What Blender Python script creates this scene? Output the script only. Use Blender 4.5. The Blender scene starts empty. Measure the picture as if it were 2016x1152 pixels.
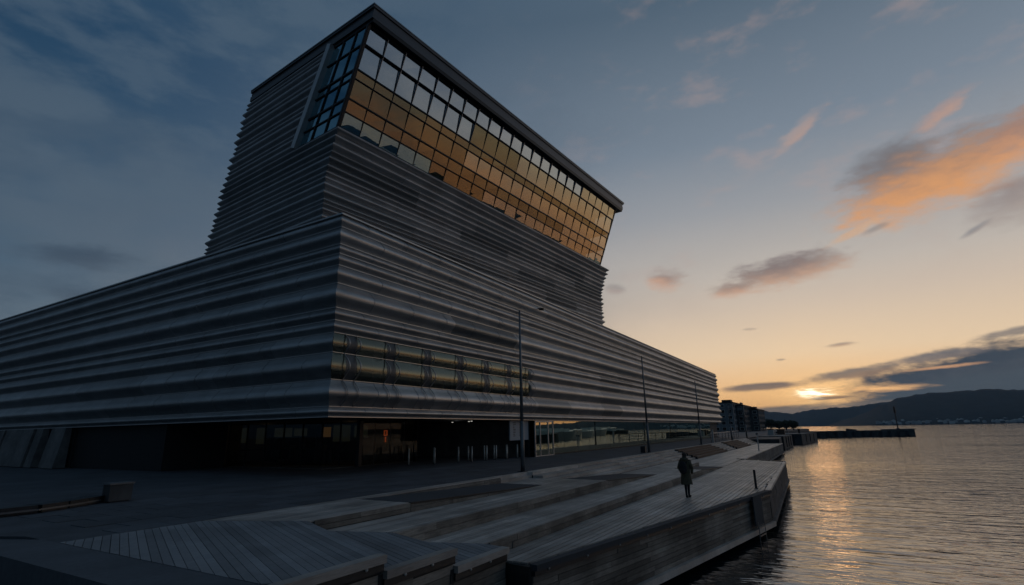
import bpy, bmesh, math, random
from mathutils import Vector, Matrix
random.seed(7)
R = math.radians
S = bpy.context.scene
COL = S.collection

# ------------------------------------------------------------------ camera
cam_d = bpy.data.cameras.new("camera")
cam = bpy.data.objects.new("camera", cam_d)
COL.objects.link(cam)
S.camera = cam
cx = Vector((0.508, -0.862, 0.0))          # replaced below by the measured basis
FWD = Vector((0.8334, 0.4900, 0.2556)).normalized()
UPH = Vector((-0.0173, 0.9667, -0.2551))   # world up seen in camera axes
up_cam = Vector((0, 0, 1)) - FWD * FWD.z
up_cam.normalize()
right = FWD.cross(up_cam).normalized()
roll = math.atan2(UPH.x, UPH.y)
up2 = up_cam * math.cos(roll) + right * math.sin(roll) * -1
# world up must appear tilted by 'roll' in the picture
up2 = (up_cam * math.cos(roll) - right * math.sin(roll)).normalized()
right2 = FWD.cross(up2).normalized()
m = Matrix.Identity(4)
for i in range(3):
    m[i][0] = right2[i]; m[i][1] = up2[i]; m[i][2] = -FWD[i]
m[0][3], m[1][3], m[2][3] = 0.0, 0.0, 2.0
cam.matrix_world = m
cam_d.sensor_width = 36.0
cam_d.lens = 18.37
cam_d.clip_start = 0.05
cam_d.clip_end = 20000

# ------------------------------------------------------------------ sky
SUN_AZ, SUN_EL = 1.05, 2.9
W = bpy.data.worlds.new("World"); S.world = W; W.use_nodes = True
nt = W.node_tree; N = nt.nodes; L = nt.links
N.clear()
def nd(t, **k):
    n = N.new(t)
    for a, b in k.items(): setattr(n, a, b)
    return n
def val(x):
    return x
def sock(n, i, v):
    if isinstance(v, bpy.types.NodeSocket): L.new(v, n.inputs[i])
    else: n.inputs[i].default_value = (*v, 1) if isinstance(v, tuple) and len(v) == 3 else v
def MA(op, a, b=0.0, c=0.0, clamp=False):
    n = nd("ShaderNodeMath", operation=op); n.use_clamp = clamp
    sock(n, 0, a); sock(n, 1, b)
    if op in ("MULTIPLY_ADD", "SMOOTH_MIN"): sock(n, 2, c)
    return n.outputs[0]
def SMS(x, a, b, o0=0.0, o1=1.0):
    n = nd("ShaderNodeMapRange", interpolation_type="SMOOTHSTEP")
    sock(n, 0, x); sock(n, 1, a); sock(n, 2, b); sock(n, 3, o0); sock(n, 4, o1)
    return n.outputs[0]
def MIX(f, a, b, mode="MIX"):
    n = nd("ShaderNodeMix", data_type="RGBA", blend_type=mode)
    n.clamp_factor = True
    sock(n, 0, f); sock(n, 6, a); sock(n, 7, b)
    return n.outputs[2]
def RAMP(f, pts):
    n = nd("ShaderNodeValToRGB"); r = n.color_ramp; r.interpolation = "EASE"
    r.interpolation = "LINEAR"
    while len(r.elements) < len(pts): r.elements.new(0.5)
    for e, (p, c) in zip(r.elements, pts):
        e.position = p; e.color = (*c, 1)
    L.new(f, n.inputs[0]); return n.outputs[0]
tc = nd("ShaderNodeTexCoord")
nrm = nd("ShaderNodeVectorMath", operation="NORMALIZE"); L.new(tc.outputs["Generated"], nrm.inputs[0])
DIR = nrm.outputs[0]
sx = nd("ShaderNodeSeparateXYZ"); L.new(DIR, sx.inputs[0])
AZ = MA("MULTIPLY", MA("ARCTAN2", sx.outputs[1], sx.outputs[0]), 180 / math.pi)
EL = MA("MULTIPLY", MA("ARCSINE", sx.outputs[2]), 180 / math.pi)
U = MA("MULTIPLY", AZ, -1.0)
sky = nd("ShaderNodeTexSky", sky_type="NISHITA")
sky.sun_disc = False; sky.sun_elevation = R(SUN_EL); sky.sun_rotation = R(90 - SUN_AZ)
sky.air_density = 1.0; sky.dust_density = 1.5; sky.ozone_density = 2.0
def lin(c): return tuple(((v / 255 + 0.055) / 1.055) ** 2.4 if v > 10 else v / 255 / 12.92 for v in c)
E01 = MA("DIVIDE", EL, 90.0)
near = RAMP(E01, [(0.0, lin((234, 178, 118))), (0.033, lin((238, 188, 130))), (0.076, lin((222, 196, 164))), (0.13, lin((196, 180, 164))),
                  (0.165, lin((180, 172, 164))), (0.24, lin((144, 147, 152))), (0.315, lin((114, 126, 139))), (0.465, lin((76, 93, 109))), (1.0, lin((74, 92, 110)))])
far = RAMP(E01, [(0.0, lin((100, 112, 122))), (0.11, lin((78, 98, 114))), (0.19, lin((60, 83, 104))), (0.28, lin((44, 70, 94))), (0.37, lin((34, 62, 88))), (1.0, lin((66, 90, 112)))])
off = MA("ABSOLUTE", MA("ADD", AZ, 8.0))
ft = MA("MAXIMUM", SMS(AZ, 8.0, 79.0), SMS(AZ, -26.0, -84.0))
base = MIX(ft, near, far)
back = RAMP(E01, [(0.0, lin((30, 50, 70))), (0.12, lin((26, 46, 64))), (0.3, lin((26, 46, 66))), (1.0, lin((44, 66, 88)))])
base = MIX(SMS(AZ, 72.0, 104.0), base, back)
base = MIX(SMS(AZ, -128.0, -166.0), base, back)
# orange afterglow low over the fjord
ag = MA("MULTIPLY", SMS(EL, 7.0, 1.0), MA("MULTIPLY", SMS(AZ, -15.0, -26.0), SMS(AZ, -120.0, -70.0)))
base = MIX(MA("MULTIPLY", ag, 0.45), base, lin((226, 138, 78)))
# the clear sky behind the veil
nis = nd("ShaderNodeVectorMath", operation="SCALE"); L.new(sky.outputs[0], nis.inputs[0]); nis.inputs[3].default_value = 0.1
base = MIX(0.03, base, nis.outputs[0])
# soft cloud noise shared by all clouds
def noise(scale, detail, rough, sxyz=(1, 1, 1), off=(0, 0, 0)):
    mp = nd("ShaderNodeMapping"); L.new(DIR, mp.inputs[0]); mp.inputs[3].default_value = sxyz; mp.inputs[1].default_value = off
    n = nd("ShaderNodeTexNoise"); L.new(mp.outputs[0], n.inputs[0])
    n.inputs["Scale"].default_value = scale; n.inputs["Detail"].default_value = detail; n.inputs["Roughness"].default_value = rough
    return n.outputs[0]
n1 = noise(9.0, 7, 0.58, (1, 1, 2.6))
n2 = noise(26.0, 6, 0.6, (1, 1, 3.0), (4, 2, 1))
n4 = noise(34.0, 5, 0.6, (1, 1, 7.0), (2, 5, 3))
n3 = noise(3.2, 6, 0.55, (1, 1, 2.0), (1.3, 7.1, 0.4))
# broad grey veils high up and to the left
veil = SMS(n3, 0.42, 0.66)
veilc = MIX(SMS(EL, 8.0, 40.0), lin((98, 106, 114)), lin((58, 78, 96)))
base = MIX(MA("MULTIPLY", veil, MA("MULTIPLY", SMS(off, 8.0, 60.0), 0.42)), base, veilc)
dk = SMS(n1, 0.52, 0.72)
base = MIX(MA("MULTIPLY", dk, MA("MULTIPLY", SMS(EL, 24.0, 8.0), MA("MULTIPLY", SMS(AZ, 30.0, 60.0), 0.6))), base, lin((58, 74, 90)))
pk = SMS(n1, 0.5, 0.72)
base = MIX(MA("MULTIPLY", pk, MA("MULTIPLY", SMS(EL, 10.0, 20.0), MA("MULTIPLY", SMS(off, 45.0, 10.0), 0.28))), base, lin((176, 148, 138)))
mo = SMS(n1, 0.36, 0.64)
base = MIX(MA("MULTIPLY", MA("MULTIPLY", mo, SMS(off, 20.0, 70.0)), 0.48), base, lin((78, 94, 109)))
# glow round the sun
sd = Vector((math.cos(R(SUN_AZ)) * math.cos(R(SUN_EL)), math.sin(R(SUN_AZ)) * math.cos(R(SUN_EL)), math.sin(R(SUN_EL))))
dot = nd("ShaderNodeVectorMath", operation="DOT_PRODUCT"); L.new(DIR, dot.inputs[0]); dot.inputs[1].default_value = sd
ANG = MA("MULTIPLY", MA("ARCCOSINE", MA("MINIMUM", dot.outputs["Value"], 0.9999999)), 180 / math.pi)
glow = MA("POWER", MA("SUBTRACT", 1.0, MA("DIVIDE", ANG, 11.0), clamp=True), 3.0)
base = MIX(MA("MULTIPLY", glow, 0.30), base, (1.0, 0.60, 0.24, 1))
def cloud(base, u, v, hw, hh, tilt, top, bot, op, na=1.0, nb=0.5, inner=0.35, outer=1.05, split=0.0, soft=0.5):
    du = MA("SUBTRACT", U, u); dv = MA("SUBTRACT", EL, v)
    c, s = math.cos(R(tilt)), math.sin(R(tilt))
    p = MA("DIVIDE", MA("ADD", MA("MULTIPLY", du, c), MA("MULTIPLY", dv, s)), hw)
    q = MA("DIVIDE", MA("SUBTRACT", MA("MULTIPLY", dv, c), MA("MULTIPLY", du, s)), hh)
    d = MA("SQRT", MA("ADD", MA("MULTIPLY", p, p), MA("MULTIPLY", q, q)))
    d = MA("ADD", d, MA("ADD", MA("MULTIPLY", MA("SUBTRACT", n1, 0.5), na * 2), MA("MULTIPLY", MA("SUBTRACT", n2, 0.5), nb * 2)))
    mask = MA("MULTIPLY", SMS(d, outer, inner), op)
    qq = MA("ADD", q, MA("MULTIPLY", MA("SUBTRACT", n2, 0.5), 1.2))
    col = MIX(SMS(qq, split - soft, split + soft), (*lin(bot), 1), (*lin(top), 1))
    return MIX(mask, base, col)
# sun breaking through, then the banks that cut across it
def lump(base, u, v, hw, hh, col, op, na=0.2):
    du = MA("DIVIDE", MA("SUBTRACT", U, u), hw); dv = MA("DIVIDE", MA("SUBTRACT", EL, v), hh)
    d = MA("ADD", MA("SQRT", MA("ADD", MA("MULTIPLY", du, du), MA("MULTIPLY", dv, dv))), MA("MULTIPLY", MA("SUBTRACT", n4, 0.5), na * 2))
    return MIX(MA("MULTIPLY", SMS(d, 1.0, 0.0), op), base, (*col, 1))
# far bank on the horizon and the dark wedge to the right
base = cloud(base, 13.0, 4.0, 14.0, 2.7, 7.0, (62, 70, 80), (82, 86, 92), 1.0, 0.42, 0.40, 0.55, 1.05)
base = cloud(base, 17.0, 2.4, 16.5, 2.1, 2.0, (72, 80, 88), (78, 84, 90), 1.0, 0.12, 0.15, 0.7, 1.0)
base = cloud(base, 4.0, 1.0, 17.0, 1.15, 0.0, (112, 104, 98), (92, 94, 98), 0.95, 0.06, 0.1, 0.75, 1.0)
base = lump(base, -0.6, 2.95, 5.0, 1.7, (1.10, 0.66, 0.28), 0.85, 0.6)
base = lump(base, 4.2, 3.05, 4.6, 0.40, (1.05, 0.58, 0.24), 0.9, 0.5)
base = lump(base, -1.0, 2.9, 2.0, 0.75, (1.25, 0.92, 0.5), 1.0, 1.0)
base = lump(base, -1.05, 2.9, 1.3, 0.52, (2.4, 2.1, 1.6), 1.0, 1.7)
base = cloud(base, -5.4, 3.72, 5.0, 0.50, 2.0, (112, 102, 98), (132, 112, 98), 0.95, 0.35, 0.3, 0.35, 1.0)
base = cloud(base, 2.2, 4.5, 5.2, 0.62, 7.0, (100, 98, 100), (128, 108, 96), 0.85, 0.45, 0.4, 0.4, 1.0)
base = cloud(base, 0.2, 2.42, 2.4, 0.22, 2.0, (120, 100, 88), (110, 94, 86), 0.8, 0.3, 0.3, 0.4, 1.0)
base = cloud(base, 8.5, 4.55, 3.6, 0.20, 3.0, (236, 178, 128), (236, 178, 128), 0.6, 0.5, 0.5, 0.1, 1.0)
base = cloud(base, 8.6, 5.5, 4.6, 0.55, 5.0, (92, 96, 104), (116, 108, 106), 0.85, 0.4, 0.4, 0.3, 1.0)
base = cloud(base, 14.5, 7.0, 4.0, 0.45, 6.0, (92, 94, 102), (110, 106, 106), 0.75, 0.5, 0.4, 0.3, 1.0)
# the two lit clouds higher up
base = cloud(base, 8.6, 22.4, 5.5, 2.4, 10.0, (108, 106, 110), (120, 110, 108), 0.9, 0.7, 0.5, 0.15, 1.1)
base = cloud(base, 11.4, 20.5, 9.6, 3.5, 9.0, (112, 104, 104), (204, 146, 98), 0.95, 0.6, 0.5, 0.25, 1.1, 0.3, 0.8)
base = cloud(base, 19.0, 22.0, 6.0, 2.4, 14.0, (150, 120, 108), (196, 144, 108), 0.85, 0.6, 0.4, 0.2, 1.1)
base = cloud(base, 16.5, 17.3, 5.0, 2.2, 14.0, (132, 120, 118), (150, 138, 132), 0.75, 0.6, 0.4, 0.2, 1.1)
base = cloud(base, 4.4, 17.2, 3.4, 0.45, 20.0, (205, 160, 120), (205, 160, 120), 0.45, 0.6, 0.4, 0.2, 1.0)
base = cloud(base, -1.8, 14.7, 6.6, 1.8, 7.0, (116, 106, 106), (186, 152, 130), 0.95, 0.55, 0.55, 0.3, 1.05, -0.15, 0.8)
base = cloud(base, -6.6, 13.5, 3.6, 1.1, 6.0, (130, 114, 108), (190, 150, 126), 0.85, 0.6, 0.5, 0.2, 0.95)
base = cloud(base, -13.4, 15.2, 3.1, 1.7, -8.0, (136, 120, 114), (188, 150, 128), 0.9, 0.4, 0.5, 0.2, 0.95)
base = cloud(base, -18.8, 14.7, 2.0, 0.8, -8.0, (132, 126, 124), (150, 134, 128), 0.6, 0.6, 0.5, 0.2, 0.95)
base = cloud(base, 1.2, 27.2, 4.6, 0.9, 32.0, (172, 148, 138), (190, 150, 128), 0.5, 0.9, 0.8, 0.1, 1.0)
base = cloud(base, 12.4, 25.2, 3.2, 0.9, 26.0, (170, 138, 126), (196, 146, 116), 0.55, 0.9, 0.7, 0.1, 1.0)
base = cloud(base, 6.2, 17.2, 1.4, 0.35, 16.0, (134, 130, 128), (146, 136, 130), 0.7, 0.4, 0.4, 0.2, 1.0)
base = cloud(base, 12.9, 15.4, 1.7, 0.35, 26.0, (124, 124, 128), (140, 132, 130), 0.75, 0.4, 0.4, 0.2, 1.0)
base = cloud(base, 1.8, 7.2, 1.9, 0.30, 3.0, (140, 126, 118), (180, 150, 126), 0.8, 0.4, 0.4, 0.2, 1.0)
base = cloud(base, -3.4, 6.2, 0.6, 0.16, 0.0, (146, 130, 118), (170, 146, 126), 0.7, 0.3, 0.3, 0.2, 1.0)
base = cloud(base, -5.8, 9.4, 1.0, 0.2, 0.0, (160, 146, 134), (176, 156, 138), 0.6, 0.3, 0.3, 0.2, 1.0)
base = cloud(base, -71.5, 15.0, 6.0, 1.5, 4.0, (52, 66, 82), (60, 72, 86), 0.7, 0.7, 0.4, 0.1, 1.0)
base = cloud(base, -68.0, 11.5, 9.0, 1.5, -6.0, (54, 68, 84), (62, 74, 88), 0.7, 0.7, 0.4, 0.1, 1.0)
inv = nd("ShaderNodeVectorMath", operation="SCALE"); L.new(base, inv.inputs[0]); inv.inputs[3].default_value = 10.0
bg = nd("ShaderNodeBackground"); bg.inputs[1].default_value = 0.1
L.new(inv.outputs[0], bg.inputs[0])
wo = nd("ShaderNodeOutputWorld"); L.new(bg.outputs[0], wo.inputs[0])

# ------------------------------------------------------------------ sun, exposure
sl = bpy.data.lights.new("sun", "SUN"); sl.energy = 0.006; sl.angle = R(3.0); sl.color = (1.0, 0.46, 0.16)
so = bpy.data.objects.new("sun", sl); COL.objects.link(so)
so.rotation_euler = sd.to_track_quat("Z", "Y").to_euler()
so.location = (30, -20, 60)
S.view_settings.view_transform = "Standard"; S.view_settings.look = "None"
S.view_settings.exposure = 0.22; S.view_settings.gamma = 1.0
S.view_settings.use_curve_mapping = False
S.cycles.max_bounces = 6; S.cycles.volume_bounces = 0
S.cycles.caustics_reflective = False; S.cycles.caustics_refractive = False

# ------------------------------------------------------------------ materials
def mat(name, col, rough=0.6, metal=0.0, spec=0.5, var=0.0, nscale=None, nstretch=(1, 1, 1), namt=0.3, bump=0.0, bscale=None, bstretch=None, grime=0.0, rot=0.0, rvar=0.0):
    m = bpy.data.materials.new(name); m.use_nodes = True
    t = m.node_tree; p = t.nodes["Principled BSDF"]
    p.inputs["Roughness"].default_value = rough; p.inputs["Metallic"].default_value = metal
    p.inputs["Specular IOR Level"].default_value = spec
    def new(k, **kw):
        n = t.nodes.new(k)
        for a, b in kw.items(): setattr(n, a, b)
        return n
    tcn = new("ShaderNodeTexCoord")
    f = None
    def nz(scale, stretch, detail=5):
        mp = new("ShaderNodeMapping"); mp.inputs[3].default_value = stretch; mp.inputs[2].default_value = (0, 0, rot)
        t.links.new(tcn.outputs["Object"], mp.inputs[0])
        n = new("ShaderNodeTexNoise"); n.inputs["Scale"].default_value = scale; n.inputs["Detail"].default_value = detail; n.inputs["Roughness"].default_value = 0.6
        t.links.new(mp.outputs[0], n.inputs[0]); return n.outputs[0]
    def mth(op, a, b, clamp=False):
        n = new("ShaderNodeMath", operation=op); n.use_clamp = clamp
        for i, v in enumerate((a, b)):
            if isinstance(v, bpy.types.NodeSocket): t.links.new(v, n.inputs[i])
            else: n.inputs[i].default_value = v
        return n.outputs[0]
    g = 1.0
    if var:
        oi = new("ShaderNodeObjectInfo")
        g = mth("ADD", mth("MULTIPLY", mth("SUBTRACT", oi.outputs["Random"], 0.5), 2 * var), 1.0)
    if nscale:
        x = nz(nscale, nstretch)
        g = mth("MULTIPLY", g, mth("ADD", mth("MULTIPLY", mth("SUBTRACT", x, 0.5), 2 * namt * 1.6), 1.0))
    if grime:
        x = nz(0.55, (1, 1, 1), 6)
        r = new("ShaderNodeMapRange"); t.links.new(x, r.inputs[0])
        r.inputs[1].default_value = 0.38; r.inputs[2].default_value = 0.68; r.inputs[3].default_value = 1 - grime; r.inputs[4].default_value = 1.0 + grime * 0.3
        g = mth("MULTIPLY", g, r.outputs[0])
    if isinstance(g, float):
        p.inputs["Base Color"].default_value = (*col, 1)
    else:
        s = new("ShaderNodeVectorMath", operation="SCALE"); s.inputs[0].default_value = col
        t.links.new(g, s.inputs[3]); t.links.new(s.outputs[0], p.inputs["Base Color"])
    if rvar:
        x = nz(1.7, (1, 1, 1), 5)
        t.links.new(mth("ADD", mth("MULTIPLY", mth("SUBTRACT", x, 0.5), 2 * rvar), rough, True), p.inputs["Roughness"])
    if bump:
        b = new("ShaderNodeBump"); b.inputs["Strength"].default_value = 1.0; b.inputs["Distance"].default_value = bump
        t.links.new(nz(bscale or nscale, bstretch or nstretch), b.inputs["Height"]); t.links.new(b.outputs[0], p.inputs["Normal"])
    return m
def glass(name, tint, refl, trans, f0=0.3, rough=0.01):
    m = bpy.data.materials.new(name); m.use_nodes = True
    t = m.node_tree; t.nodes.clear()
    g = t.nodes.new("ShaderNodeBsdfGlossy"); g.inputs["Color"].default_value = (*refl, 1); g.inputs["Roughness"].default_value = rough
    tr = t.nodes.new("ShaderNodeBsdfTransparent"); tr.inputs["Color"].default_value = (*trans, 1)
    lw = t.nodes.new("ShaderNodeLayerWeight"); lw.inputs["Blend"].default_value = 0.35
    mr = t.nodes.new("ShaderNodeMapRange"); t.links.new(lw.outputs["Fresnel"], mr.inputs[0])
    mr.inputs[3].default_value = f0; mr.inputs[4].default_value = 1.0
    mx = t.nodes.new("ShaderNodeMixShader"); t.links.new(mr.outputs[0], mx.inputs[0])
    t.links.new(tr.outputs[0], mx.inputs[1]); t.links.new(g.outputs[0], mx.inputs[2])
    o = t.nodes.new("ShaderNodeOutputMaterial"); t.links.new(mx.outputs[0], o.inputs[0])
    return m
def emit(name, col, s):
    m = bpy.data.materials.new(name); m.use_nodes = True
    p = m.node_tree.nodes["Principled BSDF"]
    p.inputs["Base Color"].default_value = (0.02, 0.02, 0.02, 1); p.inputs["Emission Color"].default_value = (*col, 1); p.inputs["Emission Strength"].default_value = s
    return m
M = {}
M["clad"] = mat("brushed_aluminium", (0.44, 0.44, 0.44), 0.48, 1.0, var=0.13, nscale=3.0, nstretch=(0.25, 0.25, 6), namt=0.12, rvar=0.10, bump=0.012, bscale=0.8, bstretch=(0.6, 0.6, 1.6), grime=0.16)
M["clad_dark"] = mat("perforated_aluminium", (0.28, 0.29, 0.295), 0.46, 0.95, var=0.25, nscale=22.0, nstretch=(1, 1, 1), namt=0.3)
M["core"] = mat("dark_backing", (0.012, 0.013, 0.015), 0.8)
M["joint"] = mat("joint_metal", (0.45, 0.45, 0.45), 0.35, 1.0)
M["frame"] = mat("dark_frame", (0.025, 0.027, 0.03), 0.4, 0.6)
M["alu"] = mat("pale_aluminium", (0.50, 0.50, 0.50), 0.45, 0.7, nscale=5, namt=0.08)
M["cover"] = mat("dark_column_cover", (0.11, 0.115, 0.12), 0.5, 0.7)
M["roof"] = mat("roof_metal", (0.11, 0.11, 0.115), 0.42, 0.8, nscale=3, nstretch=(0.3, 0.3, 4), namt=0.15)
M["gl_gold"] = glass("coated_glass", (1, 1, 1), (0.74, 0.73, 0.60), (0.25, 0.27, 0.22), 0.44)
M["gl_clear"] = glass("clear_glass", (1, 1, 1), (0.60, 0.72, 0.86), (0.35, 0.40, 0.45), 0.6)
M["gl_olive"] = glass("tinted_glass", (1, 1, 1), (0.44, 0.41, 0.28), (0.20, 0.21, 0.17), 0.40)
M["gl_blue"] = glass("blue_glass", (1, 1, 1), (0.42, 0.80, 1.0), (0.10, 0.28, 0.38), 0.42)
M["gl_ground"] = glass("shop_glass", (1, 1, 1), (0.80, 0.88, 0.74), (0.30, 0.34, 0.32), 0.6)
M["gl_recess"] = glass("recess_glass", (1, 1, 1), (0.16, 0.19, 0.20), (0.40, 0.42, 0.40), 0.10)
M["gl_wave"] = glass("curved_glass", (1, 1, 1), (0.62, 0.64, 0.52), (0.45, 0.48, 0.44), 0.22, 0.16)
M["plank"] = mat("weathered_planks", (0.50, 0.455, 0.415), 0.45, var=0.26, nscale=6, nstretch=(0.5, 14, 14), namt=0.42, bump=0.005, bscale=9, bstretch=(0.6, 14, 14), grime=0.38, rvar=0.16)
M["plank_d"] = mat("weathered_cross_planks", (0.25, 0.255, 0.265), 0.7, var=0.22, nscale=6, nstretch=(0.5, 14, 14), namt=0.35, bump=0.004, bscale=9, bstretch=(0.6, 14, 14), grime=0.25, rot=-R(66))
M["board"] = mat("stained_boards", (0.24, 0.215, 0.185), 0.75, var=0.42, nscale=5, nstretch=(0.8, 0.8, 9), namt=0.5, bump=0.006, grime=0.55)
M["under"] = mat("deck_underside", (0.03, 0.028, 0.026), 0.9)
M["steel"] = mat("dark_steel", (0.035, 0.038, 0.042), 0.5, 0.6, nscale=6, namt=0.3)
M["ramp"] = mat("ramp_asphalt", (0.048, 0.055, 0.064), 0.85, nscale=30, namt=0.25, grime=0.2)
M["plaza"] = mat("plaza_paving", (0.085, 0.093, 0.105), 0.8, nscale=14, namt=0.25, grime=0.35, bump=0.003, bscale=60, rvar=0.1)
M["slab"] = mat("slate_paver", (0.085, 0.093, 0.105), 0.7, var=0.22, nscale=9, namt=0.25, grime=0.3, rvar=0.12)
M["conc"] = mat("concrete", (0.17, 0.165, 0.16), 0.85, var=0.12, nscale=2.5, namt=0.25, grime=0.4, bump=0.004, bscale=20)
M["conc_d"] = mat("wet_concrete", (0.08, 0.08, 0.082), 0.8, var=0.15, nscale=2.5, nstretch=(1, 1, 0.4), namt=0.35, grime=0.5)
M["bench"] = mat("oiled_timber", (0.075, 0.042, 0.028), 0.65, var=0.25, nscale=5, nstretch=(0.5, 8, 8), namt=0.4)
M["post"] = mat("galvanised_post", (0.16, 0.17, 0.18), 0.45, 0.7, nscale=3, namt=0.15)
M["bollard"] = mat("steel_bollard", (0.62, 0.60, 0.54), 0.5, 0.3)
M["stud"] = mat("white_marker", (0.75, 0.74, 0.72), 0.4)
M["coat"] = mat("olive_coat", (0.085, 0.074, 0.045), 0.9, nscale=14, namt=0.3, bump=0.01, bscale=9)
M["dark_cloth"] = mat("black_cloth", (0.012, 0.012, 0.014), 0.85, nscale=10, namt=0.3)
M["skin"] = mat("skin", (0.42, 0.28, 0.21), 0.6)
M["hair"] = mat("brown_hair", (0.03, 0.02, 0.014), 0.7)
M["leaf"] = mat("leaves", (0.03, 0.045, 0.022), 0.8, nscale=0.8, namt=0.5)
M["bark"] = mat("bark", (0.05, 0.04, 0.03), 0.9)
M["forest"] = mat("forest", (0.012, 0.019, 0.019), 0.95, nscale=0.012, namt=0.6, bump=6, bscale=0.03)
M["white"] = mat("white_render", (0.62, 0.60, 0.57), 0.8, var=0.3)
M["brick"] = mat("dark_render", (0.10, 0.095, 0.09), 0.85, nscale=0.6, namt=0.3)
M["greyr"] = mat("grey_render", (0.20, 0.21, 0.22), 0.85, nscale=0.6, namt=0.3)
M["win"] = mat("window_glass", (0.02, 0.025, 0.03), 0.05, 0.0, 1.0)
M["warm"] = emit("warm_lamp", (1.0, 0.50, 0.14), 0.05)
M["dimw"] = emit("dim_shelf_light", (0.80, 0.78, 0.48), 0.011)
M["red"] = emit("red_sign_light", (1.0, 0.16, 0.04), 0.22)
M["spot"] = emit("ceiling_spot", (1.0, 0.95, 0.85), 0.35)
M["sign"] = mat("pale_sign", (0.34, 0.38, 0.42), 0.5)
M["hull"] = mat("white_hull", (0.7, 0.68, 0.62), 0.4)
M["rope"] = mat("tarpaulin", (0.05, 0.06, 0.05), 0.8)

# ------------------------------------------------------------------ helpers
def link(name, verts, faces, mt, parent=None, kind=None, label=None, cat=None, group=None, smooth=False, mesh=None):
    if mesh is None:
        mesh = bpy.data.meshes.new(name)
        mesh.from_pydata([tuple(v) for v in verts], [], faces)
        mesh.materials.append(mt)
        if smooth:
            for p in mesh.polygons: p.use_smooth = True
        mesh.update()
    o = bpy.data.objects.new(name, mesh); COL.objects.link(o)
    if parent: o.parent = parent
    tag(o, kind, label, cat, group)
    return o
def tag(o, kind=None, label=None, cat=None, group=None):
    if kind: o["kind"] = kind
    if label: o["label"] = label
    if cat: o["category"] = cat
    if group: o["group"] = group
def empty(name, label=None, cat=None, loc=(0, 0, 0), group=None, kind=None):
    o = bpy.data.objects.new(name, None); o.location = loc; COL.objects.link(o)
    tag(o, kind, label, cat, group); return o
class MB:
    def __init__(s): s.v = []; s.f = []
    def add(s, vs, fs):
        k = len(s.v); s.v += [tuple(x) for x in vs]; s.f += [tuple(i + k for i in f) for f in fs]; return s
    def box(s, a, b):
        x0, y0, z0 = a; x1, y1, z1 = b
        return s.add([(x0, y0, z0), (x1, y0, z0), (x1, y1, z0), (x0, y1, z0), (x0, y0, z1), (x1, y0, z1), (x1, y1, z1), (x0, y1, z1)],
                     [(3, 2, 1, 0), (4, 5, 6, 7), (0, 1, 5, 4), (1, 2, 6, 5), (2, 3, 7, 6), (3, 0, 4, 7)])
    def prism(s, poly, z0, z1):
        n = len(poly)
        A = sum(poly[i][0] * poly[(i + 1) % n][1] - poly[(i + 1) % n][0] * poly[i][1] for i in range(n))
        if A < 0: poly = poly[::-1]
        vs = [(p[0], p[1], z0) for p in poly] + [(p[0], p[1], z1) for p in poly]
        return s.add(vs, [tuple(range(n))[::-1], tuple(range(n, 2 * n))] + [(i, (i + 1) % n, n + (i + 1) % n, n + i) for i in range(n)])
    def hexa(s, p):     # 8 corners, bottom 4 then top 4
        return s.add(p, [(3, 2, 1, 0), (4, 5, 6, 7), (0, 1, 5, 4), (1, 2, 6, 5), (2, 3, 7, 6), (3, 0, 4, 7)])
    def bar(s, a, b, w, h, up=(0, 0, 1)):
        a = Vector(a); b = Vector(b); d = (b - a).normalized(); u = Vector(up)
        sd_ = d.cross(u).normalized(); u2 = sd_.cross(d).normalized()
        c = [(-w / 2, -h / 2), (w / 2, -h / 2), (w / 2, h / 2), (-w / 2, h / 2)]
        vs = [a + sd_ * x + u2 * y for x, y in c] + [b + sd_ * x + u2 * y for x, y in c]
        return s.add(vs, [(0, 1, 2, 3), (7, 6, 5, 4), (0, 4, 5, 1), (1, 5, 6, 2), (2, 6, 7, 3), (3, 7, 4, 0)])
    def cone(s, a, b, r0, r1, n=10, caps=True):
        a = Vector(a); b = Vector(b); d = (b - a).normalized()
        u = d.orthogonal().normalized(); w = d.cross(u)
        vs = [];
        for q, r in ((a, r0), (b, r1)):
            for i in range(n):
                t = 2 * math.pi * i / n
                vs.append(q + (u * math.cos(t) + w * math.sin(t)) * r)
        fs = [(i, (i + 1) % n, n + (i + 1) % n, n + i) for i in range(n)]
        if caps: fs += [tuple(range(n))[::-1], tuple(range(n, 2 * n))]
        return s.add(vs, fs)
    def ball(s, c, rx, ry=None, rz=None, n=10, m_=7):
        ry = ry or rx; rz = rz or rx; c = Vector(c); vs = []; fs = []
        for j in range(1, m_):
            t = math.pi * j / m_
            for i in range(n):
                a = 2 * math.pi * i / n
                vs.append((c.x + rx * math.sin(t) * math.cos(a), c.y + ry * math.sin(t) * math.sin(a), c.z + rz * math.cos(t)))
        vs += [(c.x, c.y, c.z + rz), (c.x, c.y, c.z - rz)]
        k = len(vs)
        for j in range(m_ - 2):
            for i in range(n):
                fs.append((j * n + i, (j + 1) * n + i, (j + 1) * n + (i + 1) % n, j * n + (i + 1) % n))
        for i in range(n):
            fs.append((k - 2, i, (i + 1) % n)); fs.append((k - 1, (m_ - 2) * n + (i + 1) % n, (m_ - 2) * n + i))
        return s.add(vs, fs)
    def build(s, name, mt, parent=None, **k): return link(name, s.v, s.f, mt, parent, **k)
def xspan(poly, y):
    xs = []
    n = len(poly)
    for i in range(n):
        (x0, y0), (x1, y1) = poly[i], poly[(i + 1) % n]
        if (y0 - y) * (y1 - y) <= 0 and y0 != y1:
            xs.append(x0 + (x1 - x0) * (y - y0) / (y1 - y0))
    return (min(xs), max(xs)) if len(xs) >= 2 else None
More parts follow.
